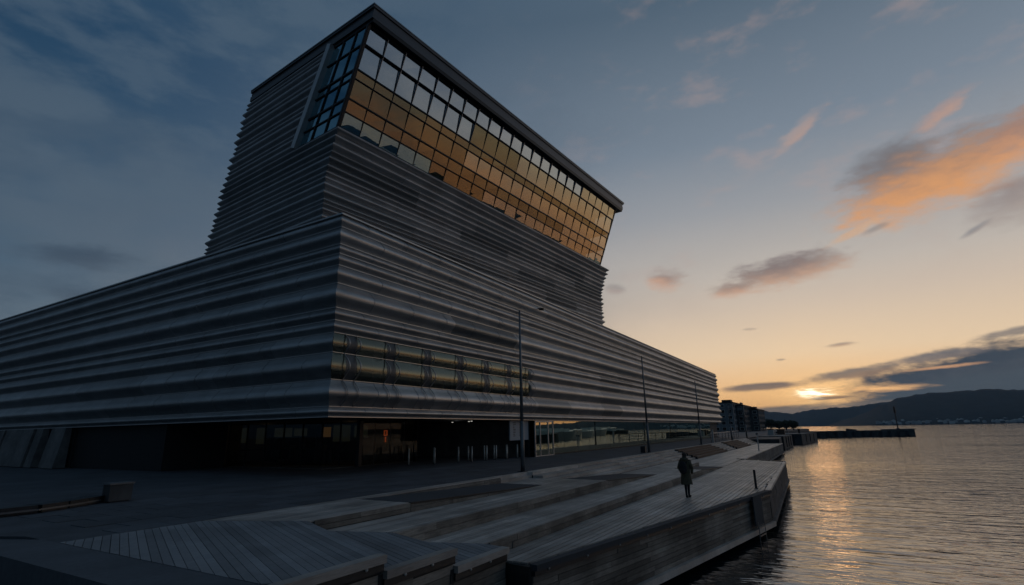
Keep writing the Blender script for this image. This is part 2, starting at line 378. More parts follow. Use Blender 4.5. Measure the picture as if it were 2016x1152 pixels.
def planks(parent, poly, ztop, mt, w=0.145, gap=0.016, th=0.04, ang=0.0, seg=7.0, jit=0.003, name="plank"):
    """single boards laid over a convex outline, running along direction ang"""
    ca, sa = math.cos(ang), math.sin(ang)
    loc = [(x * ca + y * sa, -x * sa + y * ca) for x, y in poly]
    y0 = min(p[1] for p in loc); y1 = max(p[1] for p in loc)
    k = 0; y = y0
    while y < y1 - 0.02:
        ya, yb = y + gap / 2, min(y + w, y1) - gap / 2
        A = xspan(loc, ya + 1e-4); B = xspan(loc, yb - 1e-4)
        y += w; k += 1
        if not A or not B: continue
        lo, hi = min(A[0], B[0]), max(A[1], B[1])
        cuts = [lo]; c = lo + random.uniform(0.35, 1.0) * seg
        while c < hi - 0.6: cuts.append(c); c += seg
        cuts.append(hi)
        for i in range(len(cuts) - 1):
            xa0 = max(A[0], cuts[i] + (0.004 if i else 0)); xa1 = min(A[1], cuts[i + 1] - 0.004)
            xb0 = max(B[0], cuts[i] + (0.004 if i else 0)); xb1 = min(B[1], cuts[i + 1] - 0.004)
            if xa1 - xa0 < 0.03 and xb1 - xb0 < 0.03: continue
            xa1 = max(xa1, xa0 + 0.01); xb1 = max(xb1, xb0 + 0.01)
            dz = random.uniform(-jit, jit)
            pts = [(xa0, ya), (xa1, ya), (xb1, yb), (xb0, yb)]
            wv = [(px * ca - py * sa, px * sa + py * ca) for px, py in pts]
            link(name, [(px, py, ztop - th) for px, py in wv] + [(px, py, ztop + dz) for px, py in wv],
                 [(3, 2, 1, 0), (4, 5, 6, 7), (0, 1, 5, 4), (1, 2, 6, 5), (2, 3, 7, 6), (3, 0, 4, 7)], mt, parent)
def wall_boards(parent, a, b, ztop, zbot, rows, mt, out, lmin=1.4, lmax=3.2, th=0.04, name="wall_board"):
    """staggered horizontal boards on the vertical face from a to b; out = outward normal"""
    a = Vector((a[0], a[1], 0)); b = Vector((b[0], b[1], 0)); d = b - a; Ln = d.length; d.normalize(); o = Vector((out[0], out[1], 0)).normalized()
    h = (ztop - zbot) / rows
    for r in range(rows):
        z1 = ztop - r * h - 0.006; z0 = ztop - (r + 1) * h + 0.006
        s = 0.0; first = True
        while s < Ln - 0.01:
            e = s + random.uniform(lmin, lmax) * (0.5 if first else 1.0); first = False
            if e > Ln - 0.5: e = Ln
            pr = th + random.uniform(-0.012, 0.012)
            p0 = a + d * (s + 0.004); p1 = a + d * (e - 0.004)
            q0 = p0 + o * pr; q1 = p1 + o * pr
            MB().hexa([(*p0.xy, z0), (*p1.xy, z0), (*q1.xy, z0), (*q0.xy, z0), (*p0.xy, z1), (*p1.xy, z1), (*q1.xy, z1), (*q0.xy, z1)]).build(name, mt, parent)
            s = e

# ------------------------------------------------------------------ water, ground, hills
ZW = -2.7
def water_material():
    m = bpy.data.materials.new("fjord_water"); m.use_nodes = True
    t = m.node_tree; p = t.nodes["Principled BSDF"]
    p.inputs["Base Color"].default_value = (0.006, 0.011, 0.014, 1); p.inputs["Roughness"].default_value = 0.05; p.inputs["IOR"].default_value = 3.6
    tcn = t.nodes.new("ShaderNodeTexCoord")
    def nz(scale, st, rot, det):
        mp = t.nodes.new("ShaderNodeMapping"); mp.inputs[2].default_value = (0, 0, rot)
        mp.inputs[3].default_value = st; t.links.new(tcn.outputs["Object"], mp.inputs[0])
        n = t.nodes.new("ShaderNodeTexNoise"); n.inputs["Scale"].default_value = scale; n.inputs["Detail"].default_value = det; n.inputs["Roughness"].default_value = 0.45
        n.inputs["Distortion"].default_value = 0.6
        t.links.new(mp.outputs[0], n.inputs[0]); return n.outputs[0]
    def mm(op, a, b):
        n = t.nodes.new("ShaderNodeMath"); n.operation = op
        for i, v in enumerate((a, b)):
            if isinstance(v, bpy.types.NodeSocket): t.links.new(v, n.inputs[i])
            else: n.inputs[i].default_value = v
        return n.outputs[0]
    big = nz(0.9, (1.0, 0.30, 1), R(20), 3); sm = nz(3.3, (1.0, 0.30, 1), R(8), 3); sw = nz(0.16, (1, 0.4, 1), R(12), 2)
    h = mm("ADD", mm("MULTIPLY", big, 0.150), mm("ADD", mm("MULTIPLY", sm, 0.046), mm("MULTIPLY", sw, 0.06)))
    patch = nz(0.03, (1, 0.6, 1), 0, 3)
    r = t.nodes.new("ShaderNodeMapRange"); t.links.new(patch, r.inputs[0]); r.inputs[1].default_value = 0.35; r.inputs[2].default_value = 0.65; r.inputs[3].default_value = 0.55; r.inputs[4].default_value = 1.2
    b = t.nodes.new("ShaderNodeBump"); b.inputs["Distance"].default_value = 1.0; b.inputs["Strength"].default_value = 1.0
    t.links.new(mm("MULTIPLY", h, r.outputs[0]), b.inputs["Height"]); t.links.new(b.outputs[0], p.inputs["Normal"])
    return m
link("water", [(-400, -5600, ZW), (5600, -5600, ZW), (5600, 2500, ZW), (-400, 2500, ZW)], [(0, 1, 2, 3)], water_material(), kind="structure")
# land under the museum and the plaza
MB().prism([(4.2, 13.62), (108, 13.62), (150, 14.5), (420, 30), (420, 700), (-300, 700), (-300, 15.2), (4.2, 15.2)], -3.2, -0.06).build("ground", M["plaza"], kind="structure")

def hill(name, pts, r0, r1, rings=9, jag=0.05):
    """wooded ridge: pts = (azimuth, elevation of the crest); slopes up from the shore at r0 to the crest at r1, then down behind"""
    az0 = pts[0][0]; az1 = pts[-1][0]; n = int(abs(az1 - az0) * 5) + 1
    vs = []; fs = []; rnd = random.Random(3)
    prev = 0
    for i in range(n + 1):
        a = az0 + (az1 - az0) * i / n
        for (a0, e0), (a1, e1) in zip(pts, pts[1:]):
            if min(a0, a1) <= a <= max(a0, a1):
                t = (a - a0) / (a1 - a0); t = t * t * (3 - 2 * t); e = e0 + (e1 - e0) * t; break
        prev = prev * 0.5 + rnd.uniform(-jag, jag)
        hc = r1 * math.tan(R(e + prev)) + 2.0
        for j in range(rings + 3):
            if j <= rings:
                t = j / rings; r = r0 + (r1 - r0) * t; z = ZW - 0.3 + (hc - ZW) * (t ** 0.85) * (1 + 0.05 * math.sin(i * 0.7 + j * 2.1) * (1 - t))
            else:
                t = (j - rings) / 2; r = r1 + (r1 - r0) * 0.4 * t; z = hc * (1 - t) + ZW * t
            vs.append((r * math.cos(R(a)), r * math.sin(R(a)), z))
    k = rings + 3
    for i in range(n):
        for j in range(k - 1):
            fs.append((i * k + j, i * k + j + 1, (i + 1) * k + j + 1, (i + 1) * k + j))
    return link(name, vs, fs, M["forest"], kind="structure", smooth=True)
hill("far_hills", [(16, 1.5), (9, 1.7), (6.1, 1.47), (4.4, 1.24), (3.1, 1.12), (1.4, 1.42), (-0.3, 1.5), (-2.6, 1.66), (-4.2, 1.85), (-6, 1.9), (-16, 1.6), (-20, 0.2)], 3600, 4300)
hill("near_hills", [(0.6, 0.0), (-1.5, 0.55), (-2.6, 0.95), (-4.2, 1.7), (-5.3, 2.15), (-7.5, 2.5), (-9.8, 2.48), (-11.4, 2.55), (-13.3, 2.38), (-18, 2.0), (-24, 0.7), (-31, 0.35), (-38, 0.42), (-50, 0.35), (-64, 0.5), (-80, 1.4), (-100, 2.2), (-120, 2.0)], 2300, 3000)

# ------------------------------------------------------------------ the museum
mus = empty("museum_building", "grey museum with wavy aluminium cladding and a leaning glass-topped tower", "museum", (17.2, 20.2, 0))
MUS_INV = Matrix.Translation((-17.2, -20.2, 0))
def mp(o):
    o.parent = mus; o.matrix_parent_inverse = MUS_INV; return o
def part(name, vs, fs, mt, **k): return mp(link(name, vs, fs, mt, None, **k))
def mbp(mb, name, mt, **k): return part(name, mb.v, mb.f, mt, **k)
XF, YF, XE, YB = 17.2, 20.2, 120.4, 92.0
PZ = [12.95, 12.29, 11.36, 10.85, 10.23, 9.29, 8.04, 7.41, 6.79, 5.83, 4.53, 3.26, 2.80]
def wv(t): return 0.5 - 0.5 * math.cos(2 * math.pi * t)
def wg(t): return 1.15 * math.sin(math.pi * t) ** 1.15
def panel(fn, lo, hi, n=9, g=0.012):
    """sheet between edge functions lo(t), hi(t) -> points fn(t, s)"""
    vs = []; fs = []
    for k in range(n + 1):
        t = g + (1 - 2 * g) * k / n
        vs.append(fn(t, 0)); vs.append(fn(t, 1))
    for k in range(n):
        fs.append((2 * k, 2 * k + 2, 2 * k + 3, 2 * k + 1))
    return vs, fs
def dep(h): return max(0.16, min(0.40, 0.33 * h))
rp = random.Random(11)
front_cuts = [XF, 24.1, 36.6, 46.2, 52.0, 66.0, 82.0, 101.0, XE]
for bi in range(12):
    zt, zb = PZ[bi], PZ[bi + 1]; d = dep(zt - zb)
    glz = bi in (8, 9)
    sh = rp.choice((0.0, 2.4, 4.8, -2.4))
    cuts = [XF] + [c + (sh if c != 52.0 else 0) for c in (24.1, 32.0, 40.0, 46.2, 52.0, 60.0, 70.0, 80.0, 90.0, 101.0, 110.0)] + [XE]
    if glz: cuts = [36.6, 46.2, 52.0, 60.0 + sh, 70.0 + sh, 80.0, 90.0, 101.0, XE]
    for i in range(len(cuts) - 1):
        x0, x1 = cuts[i], cuts[i + 1]
        def fn(t, s, x0=x0, x1=x1, i=i):
            b = d * wv(t); z = zt + (zb - zt) * t
            xa = x0 - b if x0 == XF else x0 + 0.008
            xb = x1 + b if x1 == XE else x1 - 0.008
            return ((xa, xb)[s], YF - b, z)
        vs, fs = panel(fn, 0, 0)
        dark = (x0 == 52.0 and bi in (5, 7, 8, 9, 10)) or rp.random() < 0.05
        part("cladding_panel", vs, fs, M["clad_dark"] if dark else M["clad"], smooth=True)
    lc = [YF, 27.0 + sh, 35.0 + sh, 44.0 + sh, 54.0 + sh, 70.0, YB]
    for i in range(6):
        y0, y1 = lc[i], lc[i + 1]
        def fn(t, s, y0=y0, y1=y1):
            b = d * wv(t); z = zt + (zb - zt) * t
            ya = y0 - b if y0 == YF else y0 + 0.008
            return (XF - b, (y1 - 0.008, ya)[s], z)
        vs, fs = panel(fn, 0, 0)
        part("cladding_panel", vs, fs, M["clad"], smooth=True)
    # thin bright joint strip under every course
    if bi:
        jb = MB(); jb.box((XF - 0.03, YF - 0.035, zt - 0.012), (XE, YF + 0.02, zt + 0.012)); jb.box((XF - 0.035, YF + 0.021, zt - 0.012), (XF + 0.02, YB, zt + 0.012))
        mbp(jb, "joint_strip", M["joint"])
# curved glazing low on the corner
wins = [XF, 18.25, 21.06, 24.13, 27.38, 30.43, 33.48, 36.6]
for bi in (8, 9, 10):
    zt, zb = PZ[bi], PZ[bi + 1]; d = dep(zt - zb)
    for i in range(len(wins) - 1 if bi < 10 else 0):
        x0, x1 = wins[i], wins[i + 1]
        hw0 = 0.0 if i == 0 else 0.34; hw1 = 0.34 if i < len(wins) - 2 else 0.0
        for xa, xb, nm, mt in ((x0 + hw0, x1 - hw1, "curved_pane", M["gl_wave"]), (x1 - hw1, x1 + hw1, "column_cover", M["cover"])):
            if xb - xa < 0.05: continue
            def fn(t, s, xa=xa, xb=xb):
                b = 0.45 * d * wg(t); z = zt + (zb - zt) * t
                return ((xa - b if xa == XF else xa + 0.006, xb - 0.006)[s], YF - b, z)
            vs, fs = panel(fn, 0, 0, 14)
            part(nm, vs, fs, mt, smooth=True)
    for xc in wins[1:]:
        for sg, dx, off_, mm_ in ((-1, 0.36, -0.012, M["clad"]), (-1, -0.36, -0.012, M["clad"])):
            rb = MB(); pr = None
            for k in range(19):
                t = k / 18; p = (xc + dx, YF + sg * d * wg(t) * (1.0 if sg < 0 else 1.1) + off_, zt + (zb - zt) * t)
                if pr: rb.bar(pr, p, 0.035, 0.05, (1, 0, 0))
                pr = p
            mbp(rb, "glazing_rib", mm_)
for xc in wins[1:]:
    mbp(MB().box((xc - 0.05, YF + 0.55, 3.2), (xc + 0.5, YF + 1.15, 6.85)), "column", M["frame"])
mbp(MB().box((XF + 0.3, YF + 3.5, 3.3), (36.8, YF + 3.6, 6.8)), "inner_wall", M["conc_d"])
# end cheeks where the curved glazing meets the metal
for bi in (8, 9):
    zt, zb = PZ[bi], PZ[bi + 1]; d = dep(zt - zb)
    vs = []; fs = []
    for k in range(13):
        t = k / 12; z = zt + (zb - zt) * t
        vs += [(36.595, YF + 0.06, z), (36.595, YF - d * wv(t), z), (36.56, YF + 0.06, z), (36.56, YF - d * wv(t), z)]
    for k in range(12):
        fs += [(4 * k, 4 * k + 4, 4 * k + 5, 4 * k + 1), (4 * k + 2, 4 * k + 3, 4 * k + 7, 4 * k + 6), (4 * k + 1, 4 * k + 5, 4 * k + 7, 4 * k + 3)]
    part("end_cheek", vs, fs, M["clad"])
# raised seams between the sheets nearest the corner
for bi in range(12):
    zt, zb = PZ[bi], PZ[bi + 1]; d = dep(zt - zb)
    off_ = (0.0, 1.1, 0.5)[bi % 3]
    spots = [(x + off_, None) for x in ((18.9, 22.0, 25.1, 28.2, 31.3, 34.4) if bi not in (8, 9) else ())] + [(None, y + off_) for y in (21.9, 25.0, 28.1, 31.2, 34.3, 37.4)]
    for x, y in spots:
        sb = MB(); pr = None
        for k in range(9):
            t = k / 8; z = zt + (zb - zt) * t; b = d * wv(t) + 0.004
            p = (x, YF - b, z) if y is None else (XF - b, y, z)
            if pr: sb.bar(pr, p, 0.03, 0.014, (1, 0, 0) if y is None else (0, 1, 0))
            pr = p
        mbp(sb, "sheet_seam", M["joint"] if (bi + int((x or y))) % 3 == 0 else M["clad"])
# core, roof edge, soffit
core = MB()
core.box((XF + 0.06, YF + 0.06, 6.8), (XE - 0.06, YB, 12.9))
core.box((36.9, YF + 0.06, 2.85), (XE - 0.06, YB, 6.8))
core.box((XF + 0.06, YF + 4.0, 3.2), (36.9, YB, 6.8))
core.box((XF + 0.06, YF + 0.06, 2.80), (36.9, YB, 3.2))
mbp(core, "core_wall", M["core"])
mbp(MB().box((XF - 0.10, YF - 0.10, 12.951), (XE + 0.1, YF + 0.35, 13.03)).box((XF - 0.10, YF + 0.351, 12.951), (XF + 0.35, YB, 13.03)), "roof_coping", M["alu"])
mbp(MB().box((XF + 0.3, YF + 0.3, 12.9), (XE, YB, 12.945)), "roof", M["roof"])
mbp(MB().box((XF - 0.04, YF - 0.05, 2.76), (XE, YF + 0.02, 2.796)).box((XF - 0.05, YF + 0.021, 2.76), (XF + 0.02, YB, 2.796)), "bottom_trim", M["joint"])

# tower
TA = R(-5.0)
TX = Vector((math.cos(TA), math.sin(TA), 0)); TY = Vector((-math.sin(TA), math.cos(TA), 0)); T0 = Vector((19.0, 24.0, 0))
def tp(u, v, z):
    p = T0 + TX * u + TY * v; return (p.x, p.y, z)
def vf(z):
    if z < 16.9: return 0.0
    if z < 19.96: return -0.98 * ((z - 16.9) / 3.06) ** 1.25
    return -0.86 - (z - 19.96) * 0.385
def vb(z): return 15.1 - 0.34 * (z - 12.95)
def vfin(z): return 0.28 + (26.39 - z) * 0.49
TZ = [20.0, 19.55, 19.1, 18.62, 18.3, 17.8, 17.38, 17.05, 16.7, 16.2, 15.62, 15.3, 15.05, 14.6, 14.1, 13.5, 12.9]
TZU = [26.4, 26.05, 25.75, 25.2, 24.65, 24.3, 23.7, 23.1, 22.75, 22.4, 21.8, 21.25, 20.95, 20.5, 20.0]
TU = 36.7
tcuts = [0, 5.6, 12.2, 18.4, 24.6, 30.5, TU]
nlim = 0
for bi in range(len(TZ) - 1):
    zt, zb = TZ[bi], TZ[bi + 1]; d = max(0.14, 0.42 * (zt - zb))
    if bi < 2: d += 0.06
    for i in range(6):
        u0, u1 = tcuts[i], tcuts[i + 1]
        if 0 < i and (bi // 3) % 2: u0 += 1.6
        if i < 5 and (bi // 3) % 2: u1 += 1.6
        def fn(t, s):
            b = d * wv(t); z = zt + (zb - zt) * t
            return tp((u0 - b if i == 0 else u0 + 0.008, u1 + b if i == 5 else u1 - 0.008)[s], vf(z) - b, z)
        vs, fs = panel(fn, 0, 0, 8)
        key = (bi // 3, i)
        dark = key in ((1, 0), (1, 2), (2, 2), (3, 3), (1, 4), (4, 4), (2, 5), (4, 1), (3, 0), (4, 2)) and bi > 1
        part("tower_panel", vs, fs, M["clad_dark"] if dark else M["clad"], smooth=True)
    for i in range(1):
        def fn(t, s):
            b = d * wv(t); z = zt + (zb - zt) * t
            return tp(-b, (vb(z) + b, vf(z) - b)[s], z)
        vs, fs = panel(fn, 0, 0, 8)
        part("tower_panel", vs, fs, M["clad"], smooth=True)
    def fn(t, s):
        b = d * wv(t); z = zt + (zb - zt) * t
        return tp(TU + b, (vf(z) - b, vb(z) + b)[s], z)
    vs, fs = panel(fn, 0, 0, 8)
    part("tower_panel", vs, fs, M["clad"], smooth=True)
for bi in range(len(TZU) - 1):
    zt, zb = TZU[bi], TZU[bi + 1]; d = max(0.14, 0.42 * (zt - zb))
    def fn(t, s):
        b = d * wv(t); z = zt + (zb - zt) * t
        return tp(-b, (vb(z) + b, vfin(z) + 0.3)[s], z)
    vs, fs = panel(fn, 0, 0, 8)
    part("tower_panel", vs, fs, M["clad"], smooth=True)
# tower core below and behind the glass
def ring(z, u0, u1, f, b): return [tp(u0, vf(z) + f, z), tp(u1, vf(z) + f, z), tp(u1, vb(z) - b, z), tp(u0, vb(z) - b, z)]
def loft(rings):
    vs = [p for r in rings for p in r]; fs = [(3, 2, 1, 0), tuple(range(len(vs) - 4, len(vs)))]
    for k in range(len(rings) - 1):
        for i in range(4): fs.append((k * 4 + i, k * 4 + (i + 1) % 4, k * 4 + 4 + (i + 1) % 4, k * 4 + 4 + i))
    return vs, fs
vs, fs = loft([ring(z, 0.06, TU - 0.06, 0.06, 0.06) for z in (12.5, 16.9, 18.0, 19.0, 19.93)])
part("tower_core", vs, fs, M["core"])
def ring2(z): return [tp(0.06, vfin(z) + 0.25, z), tp(1.4, vfin(z) + 0.25, z), tp(1.4, vf(z) + 2.2, z), tp(34.9, vf(z) + 2.2, z), tp(34.9, vb(z) - 0.06, z), tp(0.06, vb(z) - 0.06, z)]
ra, rb_ = ring2(19.95), ring2(26.35)
part("tower_inner_wall", ra + rb_, [(5, 4, 3, 2, 1, 0), (6, 7, 8, 9, 10, 11)] + [(i, (i + 1) % 6, 6 + (i + 1) % 6, 6 + i) for i in range(6)], M["conc_d"])
# floors behind the glass
for z in (21.76, 23.51):
    mbp(MB().add([tp(0.12, vf(z) + 0.15, z - 0.1), tp(35.0, vf(z) + 0.15, z - 0.1), tp(35.0, 2.5, z - 0.1), tp(0.12, 2.5, z - 0.1), tp(0.12, vf(z) + 0.15, z + 0.1), tp(35.0, vf(z) + 0.15, z + 0.1), tp(35.0, 2.5, z + 0.1), tp(0.12, 2.5, z + 0.1)],
        [(3, 2, 1, 0), (4, 5, 6, 7), (0, 1, 5, 4), (1, 2, 6, 5), (2, 3, 7, 6), (3, 0, 4, 7)]), "floor_slab", M["frame"])
# glass front
GZ = [26.12, 25.02, 23.51, 22.96, 21.76, 20.97, 20.02]
NC = 23; CW = 1.53
rg = random.Random(5)
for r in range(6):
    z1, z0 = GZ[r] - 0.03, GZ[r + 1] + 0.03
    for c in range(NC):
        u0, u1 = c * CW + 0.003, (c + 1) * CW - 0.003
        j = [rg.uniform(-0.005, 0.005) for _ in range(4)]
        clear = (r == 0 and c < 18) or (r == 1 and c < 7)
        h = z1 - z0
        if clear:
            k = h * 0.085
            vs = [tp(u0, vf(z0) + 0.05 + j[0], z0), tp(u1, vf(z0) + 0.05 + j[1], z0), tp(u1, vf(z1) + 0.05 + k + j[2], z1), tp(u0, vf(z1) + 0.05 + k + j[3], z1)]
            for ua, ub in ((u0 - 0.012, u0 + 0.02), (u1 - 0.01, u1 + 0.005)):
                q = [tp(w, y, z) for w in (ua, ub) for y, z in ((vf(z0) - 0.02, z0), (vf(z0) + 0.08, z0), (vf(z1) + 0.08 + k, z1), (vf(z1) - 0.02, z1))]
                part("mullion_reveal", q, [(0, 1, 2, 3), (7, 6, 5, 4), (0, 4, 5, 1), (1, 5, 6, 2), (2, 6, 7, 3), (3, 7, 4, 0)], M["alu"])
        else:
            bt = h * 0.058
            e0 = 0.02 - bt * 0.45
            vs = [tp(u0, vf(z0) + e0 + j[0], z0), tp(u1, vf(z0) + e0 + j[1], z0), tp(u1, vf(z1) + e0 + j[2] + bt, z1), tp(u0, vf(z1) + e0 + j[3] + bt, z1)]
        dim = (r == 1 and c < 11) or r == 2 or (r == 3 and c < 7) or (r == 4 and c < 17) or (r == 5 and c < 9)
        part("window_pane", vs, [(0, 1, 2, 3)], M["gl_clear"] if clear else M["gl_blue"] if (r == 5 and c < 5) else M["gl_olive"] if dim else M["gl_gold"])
for c in range(NC + 1):
    w = 0.045 if c not in (0, NC) else 0.2
    u = c * CW
    a, b = tp(u, vf(20.0) + 0.03, 20.0), tp(u, vf(26.14) + 0.03, 26.14)
    mbp(MB().bar(a, b, w, 0.09, TY), "mullion", M["frame"])
for i, z in enumerate(GZ):
    h = 0.085 if i in (0, 2, 4, 6) else (0.07 if i == 1 else 0.04)
    mbp(MB().bar(tp(-0.05, vf(z) + 0.03, z), tp(35.28, vf(z) + 0.03, z), 0.16, h), "transom", M["frame"])
# glass on the tower's left side, between the corner and the pale fin
for r in range(6):
    z1, z0 = GZ[r] - 0.03, GZ[r + 1] + 0.03
    for q in range(3):
        f0, f1 = q / 3, (q + 1) / 3
        def P(f, z): return tp(0.03, vf(z) + 0.08 + (vfin(z) - vf(z) - 0.1) * f, z)
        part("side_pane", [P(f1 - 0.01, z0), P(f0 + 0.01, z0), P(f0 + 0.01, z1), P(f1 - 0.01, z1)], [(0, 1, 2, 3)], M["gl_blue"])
    z = GZ[r + 1]
    mbp(MB().bar(tp(0.0, vf(z), z), tp(0.0, vfin(z), z), 0.1, 0.1 if r in (1, 3, 5) else 0.06), "transom", M["frame"])
for q in (1, 2):
    f = q / 3
    za, zb = 20.0, 26.15
    mbp(MB().bar(tp(0, vf(za) + (vfin(za) - vf(za)) * f, za), tp(0, vf(zb) + (vfin(zb) - vf(zb)) * f, zb), 0.07, 0.1, TX), "mullion", M["frame"])
mbp(MB().bar(tp(-0.12, vfin(20.0) + 0.1, 20.0), tp(-0.12, vfin(26.4) + 0.1, 26.4), 0.42, 0.40, TX), "fin", M["alu"])
mbp(MB().bar(tp(0.02, vf(20) + 0.06, 20.0), tp(0.02, vf(26.2) + 0.06, 26.2), 0.2, 0.2, TY), "mullion", M["frame"])
# roof with its deep fascia
def tslab(u0, u1, v0, v1, z0, z1, dv=0.0):
    return MB().hexa([tp(u0, v0, z0), tp(u1, v0, z0), tp(u1, v1, z0), tp(u0, v1, z0), tp(u0, v0 - dv, z1), tp(u1, v0 - dv, z1), tp(u1, v1 - dv, z1), tp(u0, v1 - dv, z1)])
mbp(tslab(-0.02, 36.2, -3.58, 10.45, 26.2, 26.42, 0.05), "roof_soffit", M["frame"])
mbp(tslab(-0.12, 36.3, -3.64, 10.40, 26.421, 26.78, 0.04), "fascia", M["roof"])
mbp(tslab(-0.06, 36.25, -3.66, 10.36, 26.781, 27.10, 0.04), "fascia", M["roof"])
mbp(tslab(-0.16, 36.4, -3.78, 10.34, 27.101, 27.25, 0.03), "fascia", M["roof"])
mbp(tslab(-0.2, 36.46, -3.85, 10.30, 27.251, 27.32), "roof_coping", M["joint"])

# ground floor: glazing set back under the corner, flush along the quay
gf = YF + 0.35
gx = [37.5, 40.7] + [40.7 + 2.9 * i for i in range(1, 25)]
for i in range(1, len(gx) - 1):
    x0, x1 = gx[i], gx[i + 1]
    jj = rg.uniform(-0.006, 0.006)
    part("shop_pane", [(x0 + 0.02, gf + jj, 0.08), (x1 - 0.02, gf - jj, 0.08), (x1 - 0.02, gf - jj * 0.5, 2.74), (x0 + 0.02, gf + jj * 0.5, 2.74)], [(0, 1, 2, 3)], M["gl_ground"])
    mbp(MB().box((x1 - 0.025, gf + 0.01, 0.0), (x1 + 0.025, gf + 0.09, 2.78)), "shop_mullion", M["frame"])
mbp(MB().box((37.5, gf - 0.03, 0.0), (gx[-1], gf + 0.1, 0.075)), "plinth", M["frame"])
mbp(MB().box((gx[-1], gf, 0), (XE - 3, gf + 0.3, 2.79)).box((XE - 3.3, gf + 0.301, 0), (XE - 3, YB, 2.79)), "end_wall", M["conc_d"])
mbp(MB().box((37.3, 26.5, 0), (XE - 3.3, 26.8, 2.79)).box((37.2, gf + 0.05, 0), (37.4, 34, 2.79)).box((30.2, 33.8, 0), (37.2, 34, 2.79)).box((30.0, 26.0, 0), (30.2, 34, 2.79)), "inner_wall", M["core"])
mbp(MB().box((15, 14, -0.055), (16, 15, -0.05)), "plinth", M["core"]) if False else None
# door at the recess, pale frames
dr = mbp(MB().box((37.45, gf - 0.42, 0.0), (37.55, gf - 0.32, 2.72)).box((38.3, gf - 0.42, 0), (38.38, gf - 0.34, 2.6)).box((39.7, gf - 0.42, 0), (39.78, gf - 0.34, 2.6)).box((40.6, gf - 0.42, 0.0), (40.7, gf - 0.32, 2.72)).box((37.551, gf - 0.41, 2.62), (40.599, gf - 0.33, 2.72)).box((37.551, gf - 0.41, 0.0), (40.599, gf - 0.33, 0.07)), "door", M["alu"])
part("door_pane", [(37.56, gf - 0.37, 0.08), (40.59, gf - 0.37, 0.08), (40.59, gf - 0.37, 2.6), (37.56, gf - 0.37, 2.6)], [(0, 1, 2, 3)], M["gl_ground"])
# recessed corner glazing: runs back from (24.6, 25.9) both ways
ga = [(24.6, 25.9), (24.25, 27.2), (23.9, 28.5), (23.5, 29.9), (23.05, 31.2), (22.6, 32.5), (22.1, 33.7), (21.6, 34.9)]
for (x0, y0), (x1, y1) in zip(ga, ga[1:]):
    part("shop_pane", [(x1, y1, 0.08), (x0, y0, 0.08), (x0, y0, 2.74), (x1, y1, 2.74)], [(0, 1, 2, 3)], M["gl_recess"])
    mbp(MB().box((x1 - 0.04, y1 - 0.04, 0), (x1 + 0.04, y1 + 0.04, 2.79)), "shop_mullion", M["frame"])
for i in range(4):
    x0, x1 = 24.6 + 1.4 * i, 26.0 + 1.4 * i
    part("shop_pane", [(x0 + 0.02, 25.9, 0.08), (x1 - 0.02, 25.9, 0.08), (x1 - 0.02, 25.9, 2.74), (x0 + 0.02, 25.9, 2.74)], [(0, 1, 2, 3)], M["gl_recess"])
    mbp(MB().box((x1 - 0.03, 25.91, 0), (x1 + 0.03, 25.99, 2.79)), "shop_mullion", M["frame"])
mbp(MB().box((24.5, 25.75, 0), (24.78, 26.03, 2.79)), "column", M["frame"])
# inside: back wall, counters, lamps
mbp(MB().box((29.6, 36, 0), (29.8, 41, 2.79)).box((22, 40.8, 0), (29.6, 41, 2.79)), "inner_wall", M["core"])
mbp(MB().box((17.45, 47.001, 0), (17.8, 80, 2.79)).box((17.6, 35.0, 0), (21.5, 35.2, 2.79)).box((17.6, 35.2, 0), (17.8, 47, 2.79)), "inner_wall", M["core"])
def along(t, inn): return (24.6 - 3.0 * t + inn, 25.9 + 9.0 * t)
for k, (t0_, t1_, zl, zh, mt) in enumerate(((0.05, 0.15, 1.75, 2.5, "dimw"), (0.20, 0.33, 1.5, 2.55, "dimw"), (0.37, 0.43, 1.8, 2.45, "warm"), (0.52, 0.62, 1.9, 2.4, "dimw"), (0.66, 0.80, 1.85, 2.45, "dimw"), (0.90, 0.97, 1.4, 2.5, "dimw"), (1.0, 1.05, 1.5, 2.5, "dimw"))):
    (xa, ya), (xb, yb) = along(t0_, 1.3 + 0.2 * (k % 3)), along(t1_, 1.3 + 0.2 * (k % 3))
    mbp(MB().bar((xa, ya, (zl + zh) / 2), (xb, yb, (zl + zh) / 2), 0.06, zh - zl), "lit_shelf" if mt == "dimw" else "lit_lamp", M[mt])
mbp(MB().box((24.9, 37.5, 0.9), (26.4, 38.6, 1.0)).box((25.4, 31, 0.0), (26.2, 33.5, 1.0)), "counter", M["conc_d"])
sp = MB()
for x, y in ((32.3, 22.6), (33.1, 23.4), (34.5, 26.0)): sp.box((x, y, 2.70), (x + 0.10, y + 0.10, 2.75))
mbp(sp, "ceiling_spot", M["spot"])
def lamp(nm, p, e, c):
    l = bpy.data.lights.new(nm, "POINT"); l.energy = e; l.color = c; l.shadow_soft_size = 0.12
    o = bpy.data.objects.new(nm, l); COL.objects.link(o); mp(o); o.location = p
lamp("lobby_lamp", (26.6, 38.2, 2.3), 2.2, (1.0, 0.72, 0.42)); lamp("lobby_lamp", (27.6, 30.0, 2.3), 2.0, (1.0, 0.66, 0.36)); lamp("recess_lamp", (33.2, 24.6, 2.55), 1.6, (0.95, 0.97, 1.0))
st = MB()
for k in range(9): st.box((26.0 + 0.35 * (k % 3), 30.2 + 0.95 * k, 0.0), (26.25 + 0.35 * (k % 3), 30.6 + 0.95 * k, 0.9 + 0.35 * ((k * 5) % 4)))
mbp(st, "display_stand", M["conc"])
mbp(MB().box((22, 26.1, -0.005), (30, 41, 0.02)), "lobby_floor", M["conc"])
